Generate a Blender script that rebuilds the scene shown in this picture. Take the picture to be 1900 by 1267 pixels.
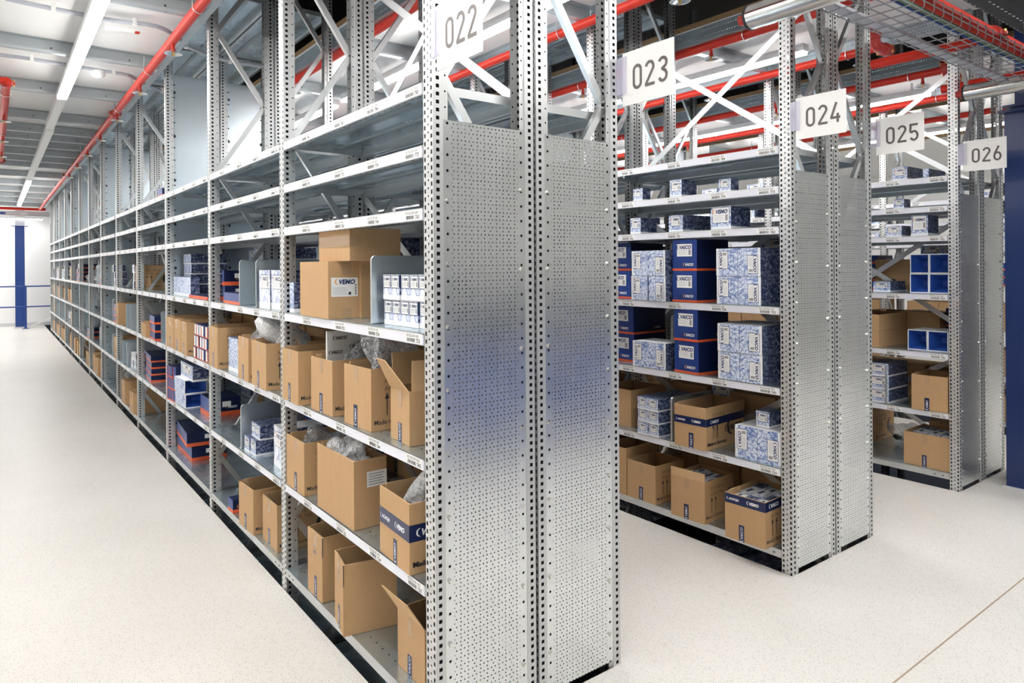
import bpy, bmesh, math, random
from mathutils import Vector, Matrix
for o in list(bpy.data.objects): bpy.data.objects.remove(o)
SC = bpy.context.scene
COL = SC.collection
B = 1.3719                     # bay pitch
# ---------------------------------------------------------------- camera
YAW, ROLL = .6473, .0063
cam_d = bpy.data.cameras.new('camera'); cam = bpy.data.objects.new('camera', cam_d); COL.objects.link(cam)
cam_d.sensor_width = 36; cam_d.lens = 36*1274.12/1900; cam_d.shift_y = -(633.5-492.11)/1900
cam_d.clip_start = .05; cam_d.clip_end = 200
_R = Vector((math.cos(YAW), -math.sin(YAW), 0)); _F = Vector((math.sin(YAW), math.cos(YAW), 0)); _U = Vector((0, 0, 1))
_x = _R*math.cos(ROLL)-_U*math.sin(ROLL); _y = _R*math.sin(ROLL)+_U*math.cos(ROLL); _z = -_F
mw = Matrix((_x, _y, _z)).transposed().to_4x4(); mw.translation = Vector((-1.0932, -1.8493, 1.5247))
cam.matrix_world = mw
SC.camera = cam
# ---------------------------------------------------------------- world, exposure
wd = bpy.data.worlds.new('world'); SC.world = wd; wd.use_nodes = True
wd.node_tree.nodes['Background'].inputs[0].default_value = (.55, .62, .75, 1)
wd.node_tree.nodes['Background'].inputs[1].default_value = .02
SC.view_settings.view_transform = 'Standard'; SC.view_settings.look = 'None'
SC.view_settings.exposure = 0.92; SC.view_settings.gamma = 1.0; SC.view_settings.use_curve_mapping = False
LAMP = 26.0                    # emission strength of the lit LED diffusers
# ---------------------------------------------------------------- materials
def newmat(name, base=(.8, .8, .8), rough=.5, metal=0.0, spec=None, alpha=None):
    m = bpy.data.materials.new(name); m.use_nodes = True
    b = m.node_tree.nodes['Principled BSDF']
    b.inputs['Base Color'].default_value = (*base, 1); b.inputs['Roughness'].default_value = rough; b.inputs['Metallic'].default_value = metal
    if spec is not None: b.inputs['Specular IOR Level'].default_value = spec
    if alpha is not None: b.inputs['Alpha'].default_value = alpha
    return m
def nd(m, t, **k):
    n = m.node_tree.nodes.new(t)
    for a, v in k.items(): setattr(n, a, v)
    return n
def lk(m, a, b): m.node_tree.links.new(a, b)
def bsdf(m): return m.node_tree.nodes['Principled BSDF']
def mth(m, op, a, b=None, c=None):
    n = nd(m, 'ShaderNodeMath', operation=op)
    for i, v in enumerate((a, b, c)):
        if v is None: continue
        if isinstance(v, (int, float)): n.inputs[i].default_value = v
        else: lk(m, v, n.inputs[i])
    return n.outputs[0]
def ramp(m, fac, stops):
    r = nd(m, 'ShaderNodeValToRGB'); lk(m, fac, r.inputs[0])
    el = r.color_ramp.elements
    while len(el) < len(stops): el.new(.5)
    for e, (p, c) in zip(el, stops): e.position = p; e.color = (*c, 1)
    return r.outputs[0]
def objco(m): return nd(m, 'ShaderNodeTexCoord').outputs['Object']
def noise(m, vec, scale, detail=2, rough=.5, dist=0):
    n = nd(m, 'ShaderNodeTexNoise'); n.inputs['Scale'].default_value = scale; n.inputs['Detail'].default_value = detail
    n.inputs['Roughness'].default_value = rough; n.inputs['Distortion'].default_value = dist
    lk(m, vec, n.inputs['Vector']); return n.outputs['Fac']
def bump(m, h, strength=.2, dist=.002):
    b = nd(m, 'ShaderNodeBump'); b.inputs['Strength'].default_value = strength; b.inputs['Distance'].default_value = dist
    lk(m, h, b.inputs['Height']); lk(m, b.outputs[0], bsdf(m).inputs['Normal'])

def zinc(name, base=(.62, .64, .65), rough=.36, metal=.8, var=.08, holes=None, see=.45):
    """galvanised sheet; holes = list of (u period, u offset, v period, v offset, half width, half height, round) in metres on the UV map"""
    m = newmat(name, base, rough, metal)
    co = objco(m)
    n = noise(m, co, 5, 4, .5)
    lo = tuple(c*(1-var) for c in base); hi = tuple(min(1, c*(1+var)) for c in base)
    lk(m, ramp(m, n, [(.2, lo), (.8, hi)]), bsdf(m).inputs['Base Color'])
    n2 = noise(m, co, 3.5, 3)
    lk(m, mth(m, 'MULTIPLY_ADD', n2, .12, rough-.06), bsdf(m).inputs['Roughness'])
    if holes:
        uv = nd(m, 'ShaderNodeTexCoord').outputs['UV']
        sp = nd(m, 'ShaderNodeSeparateXYZ'); lk(m, uv, sp.inputs[0])
        tot = None
        for (pu, ou, pv, ov, hw, hh, rnd) in holes:
            if pu:
                a = mth(m, 'SUBTRACT', mth(m, 'FLOORED_MODULO', mth(m, 'SUBTRACT', sp.outputs[0], ou-pu/2), pu), pu/2)
            else: a = mth(m, 'SUBTRACT', sp.outputs[0], ou)
            b_ = mth(m, 'SUBTRACT', mth(m, 'FLOORED_MODULO', mth(m, 'SUBTRACT', sp.outputs[1], ov-pv/2), pv), pv/2)
            a = mth(m, 'DIVIDE', mth(m, 'ABSOLUTE', a), hw); b_ = mth(m, 'DIVIDE', mth(m, 'ABSOLUTE', b_), hh)
            if rnd: d = mth(m, 'ADD', mth(m, 'MULTIPLY', a, a), mth(m, 'MULTIPLY', b_, b_))
            else: d = mth(m, 'MAXIMUM', a, b_)
            k = mth(m, 'LESS_THAN', d, 1.0)
            tot = k if tot is None else mth(m, 'MAXIMUM', tot, k)
        # a hole: the cavity's shade painted near-black, partly see-through
        if see: lk(m, mth(m, 'MULTIPLY_ADD', tot, -see, 1.0), bsdf(m).inputs['Alpha'])
        src = bsdf(m).inputs['Base Color'].links[0].from_socket
        mx = nd(m, 'ShaderNodeMix', data_type='RGBA'); lk(m, tot, mx.inputs[0]); lk(m, src, mx.inputs[6]); mx.inputs[7].default_value = (.008, .008, .01, 1)
        lk(m, mx.outputs[2], bsdf(m).inputs['Base Color'])
        lk(m, mth(m, 'MULTIPLY_ADD', tot, -metal, metal), bsdf(m).inputs['Metallic'])
        lk(m, mth(m, 'MULTIPLY_ADD', tot, -.5, .5), bsdf(m).inputs['Specular IOR Level'])
    return m
MZ = zinc('galvanised_steel')
MZD = zinc('galvanised_steel_dull', (.36, .40, .42), .42, .55)
MUF = zinc('upright_face', (.66, .67, .67), .4, .65, holes=[(0, .010, .025, .006, .0045, .0065, 0), (0, .030, .025, .0185, .0036, .0036, 1), (0, .050, .025, .010, .0045, .0065, 0)])
MUS = zinc('upright_side', (.58, .59, .59), .38, .7, holes=[(0, .017, .025, .0125, .006, .006, 0)], see=0)
MUL = zinc('upright_lip', (.58, .59, .59), .38, .7, holes=[(0, .010, .050, .025, .0032, .0032, 1)], see=0)
MPAN = zinc('perforated_end_panel', (.74, .77, .77), .25, .88, .05,
            holes=[(.015, .0075, .025, .0, .0025, .0025, 1), (.025, .0, .025, .0125, .0025, .0025, 1)])
MPE = zinc('panel_edge', (.74, .77, .77), .25, .88, .05, holes=[(0, .016, .050, .025, .0045, .0045, 1)], see=0)
MSOL = zinc('solid_side_panel', (.62, .70, .75), .3, .8, .05)
MDK = zinc('shelf_deck', (.56, .66, .73), .27, .82, .05, holes=[(.05, .025, 10, .052, .0035, .0035, 1)], see=0)
MBEAM = zinc('perforated_floor_beam', (.48, .56, .61), .38, .7, .05, holes=[(.02, .01, 10, .03, .0032, .0032, 1), (.02, .0, 10, .072, .0032, .0032, 1)])
MJ = zinc('joist_steel', (.47, .51, .53), .42, .6, .06)
MBOLT = newmat('bolt', (.75, .73, .68), .25, .9)
MSTRIP = newmat('price_rail_plastic', (.80, .81, .88), .28)
MPAPER = newmat('paper', (.88, .88, .87), .6)
MINK = newmat('ink', (.03, .03, .035), .6)
MGINK = newmat('grey_print', (.33, .33, .36), .6)
MSIGN = newmat('sign_plastic', (.93, .92, .90), .35)
MSINK = newmat('sign_digits', (.125, .105, .10), .4)
MCLEAR = newmat('clear_holder', (.72, .70, .86), .12, alpha=.45)
MRED = newmat('red_pipe', (.56, .028, .014), .42, spec=.3)
MRED2 = newmat('red_coupling', (.42, .03, .025), .4)
MBRASS = newmat('brass', (.62, .42, .14), .3, .9)
MCHROME = newmat('sprinkler_metal', (.75, .77, .78), .18, .95)
MBLUE = newmat('blue_paint', (.010, .030, .13), .28)
MBLUEW = newmat('blue_column_paint', (.015, .06, .27), .38)
MBLACK = newmat('black_tray', (.018, .018, .02), .5)
MNAVYTAPE = newmat('navy_tape', (.012, .022, .085), .22)
MTAPE = newmat('clear_tape', (.50, .33, .19), .18)
MCOND = newmat('grey_conduit', (.42, .43, .48), .5)
MWIRE = newmat('tray_wire', (.40, .43, .46), .3, .8)
MGREEN = newmat('green_cable', (.10, .16, .09), .5)
MWHITEP = newmat('white_plastic', (.82, .82, .80), .4)
MFLOORBLACK = newmat('dark_parts', (.03, .03, .035), .35)
MALU = newmat('pipe_jacket', (.68, .68, .66), .2, .95)
# chipboard
MCHIP = newmat('chipboard', (.40, .25, .12), .8)
lk(MCHIP, ramp(MCHIP, noise(MCHIP, objco(MCHIP), 160, 3), [(.3, (.26, .15, .07)), (.7, (.50, .33, .17))]), bsdf(MCHIP).inputs['Base Color'])
# cardboard
def card(name, c):
    m = newmat(name, c, .78)
    co = objco(m)
    mp = nd(m, 'ShaderNodeMapping'); mp.inputs['Scale'].default_value = (60, 60, 4); lk(m, co, mp.inputs[0])
    n = noise(m, mp.outputs[0], 5, 3, .6)
    lk(m, ramp(m, n, [(.3, tuple(x*.93 for x in c)), (.7, tuple(x*1.05 for x in c))]), bsdf(m).inputs['Base Color'])
    return m
MCARD = card('cardboard', (.53, .33, .165))
MCARD2 = card('cardboard_pale', (.62, .40, .21))
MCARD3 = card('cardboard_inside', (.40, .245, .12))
# sketched blue-and-white print
def sketch(name, paper, ink, thr, sc=22):
    m = newmat(name, paper, .42)
    co = objco(m)
    nz = nd(m, 'ShaderNodeTexNoise'); nz.inputs['Scale'].default_value = sc*.7; nz.inputs['Detail'].default_value = 2; lk(m, co, nz.inputs['Vector'])
    mx = nd(m, 'ShaderNodeVectorMath', operation='MULTIPLY_ADD'); lk(m, nz.outputs['Color'], mx.inputs[0]); mx.inputs[1].default_value = (.05, .05, .05); lk(m, co, mx.inputs[2])
    vo = nd(m, 'ShaderNodeTexVoronoi', feature='DISTANCE_TO_EDGE'); vo.inputs['Scale'].default_value = sc; lk(m, mx.outputs[0], vo.inputs['Vector'])
    wv = nd(m, 'ShaderNodeTexWave', wave_type='RINGS'); wv.inputs['Scale'].default_value = sc*.35; wv.inputs['Distortion'].default_value = 9; wv.inputs['Detail'].default_value = 2; lk(m, co, wv.inputs['Vector'])
    a = mth(m, 'LESS_THAN', vo.outputs['Distance'], thr)
    b_ = mth(m, 'GREATER_THAN', wv.outputs['Fac'], .78)
    pat = noise(m, co, sc*.5, 2)
    c_ = mth(m, 'GREATER_THAN', pat, .58)
    t = mth(m, 'MINIMUM', 1.0, mth(m, 'ADD', mth(m, 'MULTIPLY', a, .75), mth(m, 'ADD', mth(m, 'MULTIPLY', b_, .4), mth(m, 'MULTIPLY', c_, .4))))
    mid = tuple((p+i)/2 for p, i in zip(paper, ink))
    lk(m, ramp(m, t, [(0, paper), (.5, mid), (1, ink)]), bsdf(m).inputs['Base Color'])
    return m
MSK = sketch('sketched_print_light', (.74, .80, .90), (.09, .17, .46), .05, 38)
MSKD = sketch('sketched_print_dense', (.24, .28, .40), (.008, .018, .09), .14, 42)  # denser print for sides and tops, their shade partly mixed into its colour
MSKW = sketch('sketched_print_white', (.86, .88, .92), (.22, .30, .55), .03, 14)
MWHITE = newmat('white_card', (.86, .87, .89), .4)
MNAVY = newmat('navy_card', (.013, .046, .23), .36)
MBLUEI = newmat('royal_blue_inside', (.022, .08, .36), .4)
MNAVYS = newmat('navy_card_shaded', (.005, .012, .055), .42, spec=.3)  # darker copy of the navy for sides and tops, shade put into the colour
MORANGE = newmat('orange_print', (.72, .11, .035), .45)
MLOGO_O = newmat('orange_logo', (.85, .33, .05), .5)
MLOGO_B = newmat('navy_logo', (.012, .03, .12), .5)
MLOGO_W = newmat('white_logo', (.85, .86, .9), .5)
# crumpled plastic film
def film(name, c, lo, hi, rough=.18):
    """crumpled film: nearly opaque along the creases where it lies double, thin and clear between them"""
    m = newmat(name, c, rough, spec=1.0)
    n1 = noise(m, objco(m), 24, 3, .6, 1.2); n2 = noise(m, objco(m), 60, 3, .6, .8)
    r = mth(m, 'MINIMUM', mth(m, 'ABSOLUTE', mth(m, 'SUBTRACT', n1, .5)), mth(m, 'MULTIPLY_ADD', mth(m, 'ABSOLUTE', mth(m, 'SUBTRACT', n2, .5)), 1.0, .01))
    a = nd(m, 'ShaderNodeMapRange'); lk(m, r, a.inputs[0]); a.inputs[1].default_value = .0; a.inputs[2].default_value = .05; a.inputs[3].default_value = hi; a.inputs[4].default_value = lo
    lk(m, a.outputs[0], bsdf(m).inputs['Alpha'])
    bump(m, n2, 1.0, .010)
    return m
MFILM = film('clear_film', (.86, .89, .94), .22, .95)
MFILMW = film('milky_film', (.93, .94, .96), .75, 1.0)
MFILMG = film('grey_film', (.62, .65, .70), .22, .85)
# floor
MFLOOR = newmat('speckled_resin_floor', (.74, .72, .69), .42)
def mk_floor():
    m = MFLOOR; co = objco(m)
    v = nd(m, 'ShaderNodeTexVoronoi', feature='F1'); v.inputs['Scale'].default_value = 150; lk(m, co, v.inputs['Vector'])
    sep = nd(m, 'ShaderNodeSeparateColor'); lk(m, v.outputs['Color'], sep.inputs[0])
    spot = mth(m, 'MULTIPLY', mth(m, 'LESS_THAN', v.outputs['Distance'], .30), mth(m, 'GREATER_THAN', sep.outputs[0], .55))
    v2 = nd(m, 'ShaderNodeTexVoronoi', feature='F1'); v2.inputs['Scale'].default_value = 260; lk(m, co, v2.inputs['Vector'])
    sep2 = nd(m, 'ShaderNodeSeparateColor'); lk(m, v2.outputs['Color'], sep2.inputs[0])
    n = noise(m, co, 1.2, 3)
    base = ramp(m, n, [(.3, (.70, .672, .63)), (.7, (.765, .738, .70))])
    mx = nd(m, 'ShaderNodeMix', data_type='RGBA'); lk(m, mth(m, 'MULTIPLY', sep2.outputs[1], .22), mx.inputs[0]); lk(m, base, mx.inputs[6]); mx.inputs[7].default_value = (.86, .85, .83, 1)
    mx2 = nd(m, 'ShaderNodeMix', data_type='RGBA'); lk(m, mth(m, 'MULTIPLY', spot, .6), mx2.inputs[0]); lk(m, mx.outputs[2], mx2.inputs[6]); mx2.inputs[7].default_value = (.26, .25, .25, 1)
    lk(m, mx2.outputs[2], bsdf(m).inputs['Base Color'])
    lk(m, mth(m, 'MULTIPLY_ADD', n, .2, .3), bsdf(m).inputs['Roughness'])
mk_floor()
MSEAM = newmat('floor_joint', (.40, .30, .22), .7)
MCEIL = newmat('white_deck_underside', (.80, .80, .79), .32)
MWALL = newmat('white_wall_panel', (.90, .90, .89), .4)
def mk_wall():
    m = MWALL; s = nd(m, 'ShaderNodeSeparateXYZ'); lk(m, objco(m), s.inputs[0])
    w = mth(m, 'PINGPONG', s.outputs[2], .05); bump(m, w, .35, .02)
mk_wall()
MLED = bpy.data.materials.new('lit_led_diffuser'); MLED.use_nodes = True
_b = MLED.node_tree.nodes['Principled BSDF']; _b.inputs['Emission Color'].default_value = (1, .985, .96, 1); _b.inputs['Emission Strength'].default_value = LAMP
MHOUS = newmat('lamp_housing', (.62, .63, .64), .4)

# ---------------------------------------------------------------- mesh collector
class M:
    def __init__(s): s.v = []; s.f = []; s.fm = []; s.uv = []; s.mats = []; s.smooth = []
    def mi(s, m):
        if m not in s.mats: s.mats.append(m)
        return s.mats.index(m)
    def face(s, pts, mat, uv=None, smooth=False):
        i = len(s.v); s.v += [tuple(p) for p in pts]; s.f.append(tuple(range(i, i+len(pts)))); s.fm.append(s.mi(mat)); s.smooth.append(smooth)
        if uv is None:
            a, b, c = (Vector(p) for p in pts[:3]); n = (b-a).cross(c-a)
            k = max(range(3), key=lambda q: abs(n[q]))
            ax = [q for q in range(3) if q != k]
            uv = [(p[ax[0]], p[ax[1]]) for p in pts]
        s.uv += list(uv)
    def box(s, x0, x1, y0, y1, z0, z1, mat, skip='', mm=None):
        P = lambda a, b, c: (a, b, c)
        mm = mm or {}
        F = {'-x': [P(x0, y1, z0), P(x0, y0, z0), P(x0, y0, z1), P(x0, y1, z1)], '+x': [P(x1, y0, z0), P(x1, y1, z0), P(x1, y1, z1), P(x1, y0, z1)],
             '-y': [P(x0, y0, z0), P(x1, y0, z0), P(x1, y0, z1), P(x0, y0, z1)], '+y': [P(x1, y1, z0), P(x0, y1, z0), P(x0, y1, z1), P(x1, y1, z1)],
             '-z': [P(x0, y1, z0), P(x1, y1, z0), P(x1, y0, z0), P(x0, y0, z0)], '+z': [P(x0, y0, z1), P(x1, y0, z1), P(x1, y1, z1), P(x0, y1, z1)]}
        for k, q in F.items():
            if k in skip.split(): continue
            s.face(q, mm.get(k, mat))
    def tube(s, pts, r, mat, n=10, cap=True):
        pts = [Vector(p) for p in pts]; rings = []
        for i, p in enumerate(pts):
            t = (pts[min(i+1, len(pts)-1)]-pts[max(i-1, 0)]).normalized()
            up = Vector((0, 0, 1)) if abs(t.z) < .9 else Vector((1, 0, 0))
            a = t.cross(up).normalized(); b = a.cross(t)
            rr = r[i] if isinstance(r, (list, tuple)) else r
            rings.append([p+a*rr*math.cos(2*math.pi*k/n)+b*rr*math.sin(2*math.pi*k/n) for k in range(n)])
        for i in range(len(rings)-1):
            for k in range(n):
                s.face([rings[i][k], rings[i][(k+1) % n], rings[i+1][(k+1) % n], rings[i+1][k]], mat, smooth=True)
        if cap: s.face(rings[0][::-1], mat); s.face(rings[-1], mat)
    def lathe(s, prof, mat, n=20, c=(0, 0, 0), mats=None):
        for j in range(len(prof)-1):
            (r0, z0), (r1, z1) = prof[j], prof[j+1]
            for k in range(n):
                a0, a1 = 2*math.pi*k/n, 2*math.pi*(k+1)/n
                q = [(c[0]+r0*math.cos(a0), c[1]+r0*math.sin(a0), c[2]+z0), (c[0]+r0*math.cos(a1), c[1]+r0*math.sin(a1), c[2]+z0),
                     (c[0]+r1*math.cos(a1), c[1]+r1*math.sin(a1), c[2]+z1), (c[0]+r1*math.cos(a0), c[1]+r1*math.sin(a0), c[2]+z1)]
                if r0 < 1e-6: q = q[1:]
                elif r1 < 1e-6: q = q[:3]
                s.face(q, (mats[j] if mats else mat), smooth=True)
    def bar(s, a, b, w, t, mat, up=(0, 0, 1)):
        a = Vector(a); b = Vector(b); d = (b-a).normalized(); u = Vector(up); sx = d.cross(u).normalized(); sy = sx.cross(d).normalized()
        P = []
        for e in (a, b):
            for (i, j) in ((-1, -1), (1, -1), (1, 1), (-1, 1)): P.append(e+sx*i*w/2+sy*j*t/2)
        for q in ((0, 1, 5, 4), (1, 2, 6, 5), (2, 3, 7, 6), (3, 0, 4, 7), (3, 2, 1, 0), (4, 5, 6, 7)): s.face([P[k] for k in q], mat)
    def poly2(s, fr, pts, mat, e=0):            # polygon in a 2D frame
        s.face([fr(u, v, e) for u, v in pts], mat)
    def text(s, fr, txt, size, cu, cv, mat, rot=0, shear=0, bold=0, align='c', e=.0009, sx=1):
        vs, fs, w, h = glyphs(txt, shear, bold)
        k = size; ca, sa = math.cos(rot), math.sin(rot); i = len(s.v)
        ox = {'c': -w/2, 'l': 0, 'r': -w}[align]
        for x, y in vs:
            x = (x+ox)*k*sx; y = (y-h/2)*k
            s.v.append(tuple(fr(cu+x*ca-y*sa, cv+x*sa+y*ca, e)))
        for f in fs:
            s.f.append(tuple(q+i for q in f)); s.fm.append(s.mi(mat)); s.uv += [(0, 0)]*len(f); s.smooth.append(False)
        return w*k*sx
    def quad2(s, fr, u0, u1, v0, v1, mat, e=.0006): s.face([fr(u0, v0, e), fr(u1, v0, e), fr(u1, v1, e), fr(u0, v1, e)], mat)
    def mirror(s):
        s.v = [(-x, y, z) for x, y, z in s.v]
        nf = []; nuv = []; k = 0
        for f in s.f:
            nf.append(f[::-1]); nuv += s.uv[k:k+len(f)][::-1]; k += len(f)
        s.f = nf; s.uv = nuv; return s
    def data(s, name):
        me = bpy.data.meshes.new(name); me.from_pydata(s.v, [], s.f)
        for m in s.mats: me.materials.append(m)
        for p, i, sm in zip(me.polygons, s.fm, s.smooth): p.material_index = i; p.use_smooth = sm
        ul = me.uv_layers.new(name='UVMap')
        for l, u in zip(ul.data, s.uv): l.uv = u
        me.update(); return me
    def build(s, name, parent=None, loc=None, rz=0):
        return link(name, s.data(name), parent, loc, rz)
def link(name, me, parent=None, loc=None, rz=0):
    o = bpy.data.objects.new(name, me); COL.objects.link(o)
    if parent is not None: o.parent = parent
    if loc is not None: o.location = loc
    if rz: o.rotation_euler = (0, 0, rz)
    return o
_G = {}
def glyphs(txt, shear=0, bold=0):
    k = (txt, shear, bold)
    if k in _G: return _G[k]
    cu = bpy.data.curves.new('t', 'FONT'); cu.body = txt; cu.size = 1; cu.shear = shear; cu.offset = bold; cu.resolution_u = 2
    o = bpy.data.objects.new('t', cu); COL.objects.link(o)
    bpy.context.view_layer.update()
    me = bpy.data.meshes.new_from_object(o.evaluated_get(bpy.context.evaluated_depsgraph_get()))
    vs = [(v.co.x, v.co.y) for v in me.vertices]; fs = [tuple(p.vertices) for p in me.polygons]
    bpy.data.objects.remove(o); bpy.data.curves.remove(cu); bpy.data.meshes.remove(me)
    if vs:
        x0 = min(v[0] for v in vs); vs = [(x-x0, y) for x, y in vs]; w = max(v[0] for v in vs)
    else: w = 0
    _G[k] = (vs, fs, w, .72); return _G[k]
def struct(o, kind='structure'): o['kind'] = kind; return o
LABELS = {}
def words(t, n=16): return ' '.join(t.split()[:n])
def tag(o, label, cat, group=None):
    o['label'] = words(label); o['category'] = cat
    if group: o['group'] = group
    LABELS.setdefault(o['label'], []).append(o.name)
    return o
def empty(name, loc=(0, 0, 0), rz=0):
    o = bpy.data.objects.new(name, None); COL.objects.link(o); o.location = loc; o.rotation_euler = (0, 0, rz); o.empty_display_size = .05; return o
ORD = ['zeroth', 'first', 'second', 'third', 'fourth', 'fifth', 'sixth', 'seventh', 'eighth', 'ninth', 'tenth', 'eleventh', 'twelfth', 'thirteenth', 'fourteenth', 'fifteenth', 'sixteenth', 'seventeenth']
LEV = {2: 'bottom', 3: 'second', 4: 'third', 5: 'fourth', 6: 'fifth', 7: 'sixth', 8: 'top'}
SH = {2: .107, 3: .51, 4: .91, 5: 1.31, 6: 1.71, 7: 1.91, 8: 2.11}
# ================================================================ the room
FAR = 20.45
AIS = [(-4, 0), (.813, 2.011), (2.824, 4.022), (4.835, 6.033), (6.846, 8.044), (8.857, 12.5)]
# the floor is itself a deck: it stops at the rack faces, and the racks go on down through the slots
m = M()
for a, b in AIS: m.box(a+(.004 if a > 0 else 0), b-.004, 0, FAR, -.038, 0, MCHIP, mm={'+z': MFLOOR})
m.box(-4, 12.5, -7, 0, -.038, 0, MCHIP, mm={'+z': MFLOOR}); struct(m.build('floor'))
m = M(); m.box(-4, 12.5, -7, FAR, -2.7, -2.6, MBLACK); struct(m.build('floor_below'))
m = M(); m.box(-4, 12.5, -.693, -.687, 0, .0008, MSEAM); struct(m.build('trim_1'))
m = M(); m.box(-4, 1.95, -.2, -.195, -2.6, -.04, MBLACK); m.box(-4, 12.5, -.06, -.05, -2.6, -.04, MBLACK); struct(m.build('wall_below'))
m = M(); m.box(-4, 12.5, FAR, FAR+.1, 0, 5, MWALL); struct(m.build('wall_back'))
m = M(); m.box(-4.1, -4, -7, FAR, 0, 5, MWALL); struct(m.build('wall_left'))
m = M(); m.box(12.5, 12.6, -7, FAR, 0, 5, MWALL); struct(m.build('wall_right'))
m = M(); m.box(-4, 12.5, -7.1, -7, 0, 5, MWALL); struct(m.build('wall_front'))
m = M(); m.box(-4, 12.5, FAR-.03, FAR, 0, .09, MHOUS); struct(m.build('baseboard_back'))
m = M(); m.box(-4, 12.5, -7, FAR, 4.6, 4.7, MBLACK); struct(m.build('ceiling'))         # dark roof of the upper floor
for i, (a, b) in enumerate(AIS):
    m = M(); m.box(a, b, -.55, FAR, 3.17, 3.208, MCHIP, mm={'-z': MCEIL}); struct(m.build('ceiling_aisle_deck'))
m = M(); m.box(-4, 12.5, -7, -.85, 3.17, 3.208, MCHIP, mm={'-z': MCEIL}); struct(m.build('ceiling_cross_deck'))
# floor beams along the rack faces
def edge_beam(x, s):
    m = M(); x0 = x; x1 = x+s*.004
    def q(xx, z0, z1): m.face([(xx, -.1, z0), (xx, FAR-.3, z0), (xx, FAR-.3, z1), (xx, -.1, z1)], MBEAM, uv=[(-.1, z0-3.07), (FAR-.3, z0-3.07), (FAR-.3, z1-3.07), (-.1, z1-3.07)])
    q(x0, 3.07, 3.17)
    m.box(min(x0, x0+s*.04), max(x0, x0+s*.04), -.1, FAR-.3, 3.067, 3.070, MJ)
    m.box(min(x0, x0+s*.04), max(x0, x0+s*.04), -.1, FAR-.3, 3.166, 3.169, MJ)
    return m.build('floor_beam')
EB = [(-.02, -1, 'face of the long left rack'), (.833, 1, 'hidden side of the left rack'), (1.991, -1, 'visible face of the middle rack'), (2.844, 1, 'hidden side of the middle rack'), (4.002, -1, 'visible face of the right rack'), (4.855, 1, 'hidden side of the right rack'), (6.013, -1, 'left side of the farthest aisle rack')]
for x, s, w_ in EB: tag(edge_beam(x, s), f'long perforated galvanised floor beam along the {w_}', 'beam')
# joists
def joist(a, b):
    m = M(); m.box(a, b, 0, .0025, 3.07, 3.168, MJ); m.box(a, b, -.045, 0, 3.07, 3.0725, MJ); m.box(a, b, -.047, -.045, 3.07, 3.085, MJ); m.box(a, b, -.045, 0, 3.165, 3.168, MJ)
    k = a+.25
    while k < b:
        m.lathe([(.008, -.001), (.0, -.0015)], MBOLT, 8, (k, -.022, 3.07)); m.tube([(k, 0, 3.115), (k, -.003, 3.115)], .006, MINK, 8); k += .5
    return m.data('ceiling_joist')
for i, (a, b) in enumerate(AIS[:5]):
    me = joist(a+.03 if i else a, b-.03)
    ys = [n*B for n in range(0, 15)]+([5.6*B, 6.45*B, 7.5*B] if i == 0 else [])
    nm = ['wide left aisle', 'aisle behind sign 023', 'aisle between the middle and right racks', 'aisle right of the right rack', 'farthest right aisle'][i]
    for y in ys:
        o = link('ceiling_joist', me, None, (0, y, 0)); tag(o, f'galvanised joist crossing the white ceiling of the {nm}', 'beam', f'ceiling joists of the {nm}')
# LED lamps
def led(L, lit, along='y'):
    w = empty('led_lamp')
    m = M(); h = M()
    if along == 'y':
        h.box(-.037, .037, 0, L, .0, .05, MHOUS); m.box(-.034, .034, .01, L-.01, -.018, -.0005, MLED if lit else MWHITEP)
    else:
        h.box(0, L, -.052, .052, 0, .05, MHOUS); m.box(.01, L-.01, -.05, .05, -.018, -.0005, MLED if lit else MWHITEP)
    h.build('housing', w); m.build('diffuser', w)
    h2 = M()
    for q in (.15, L-.15):
        if along == 'y': h2.box(-.008, .008, q-.008, q+.008, .05, .12, MHOUS)
        else: h2.box(q-.008, q+.008, -.008, .008, .05, .12, MHOUS)
    h2.build('hanger', w)
    return w
def put_led(x, y, L, lit, label, group=None, along='y', z=3.0):
    o = led(L, lit, along); o.location = (x, y, z); tag(o, label, 'lamp', group); return o
put_led(-.61, -.4, 2.75, True, 'lit LED tube above the left aisle running out of the top of the photo', 'lit lamps over the left aisle')
put_led(-.61, 2.45, 2.75, True, 'lit LED tube over the left aisle ending near the first smoke detector')
put_led(-.61, 5.22, 1.6, False, 'bare grey lamp housing between lit tube and unlit tube in left aisle')
put_led(-.60, 6.9, 5.2, False, 'long unlit white tube over the left aisle')
put_led(-.60, 12.3, 5.6, True, 'farthest lit LED tube over the left aisle')
put_led(-3.9, 19.8, 3.85, True, 'bright horizontal LED strip in front of the far white wall', None, 'x', 2.80)
for x, nm in ((1.41, 'aisle behind sign 023'), (3.42, 'aisle between the middle and right racks'), (5.43, 'aisle right of the right rack'), (7.44, 'farthest right aisle')):
    for k in range(4):
        put_led(x, .72+k*3.4, 3.2, True, f'lit LED tube in a line over the {nm}', f'LED tubes over the {nm}')
for k in range(4):
    for yy in (-1.45,): put_led(-2.8+k*3.0, yy, 2.9, True, 'lit LED tube across the cross aisle in front of the racks', 'cross aisle lamps', 'x')
put_led(-3.8, 18.7, 2.5, True, 'lit LED tube near the far wall, left of the view', None, 'x')  # extra lamp outside the view, added to brighten the far wall
for k in range(3):
    put_led(-2.6, .5+k*5.6, 2.75, True, 'lit LED tube over the far left side of the wide aisle', 'outer left lamps')
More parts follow.
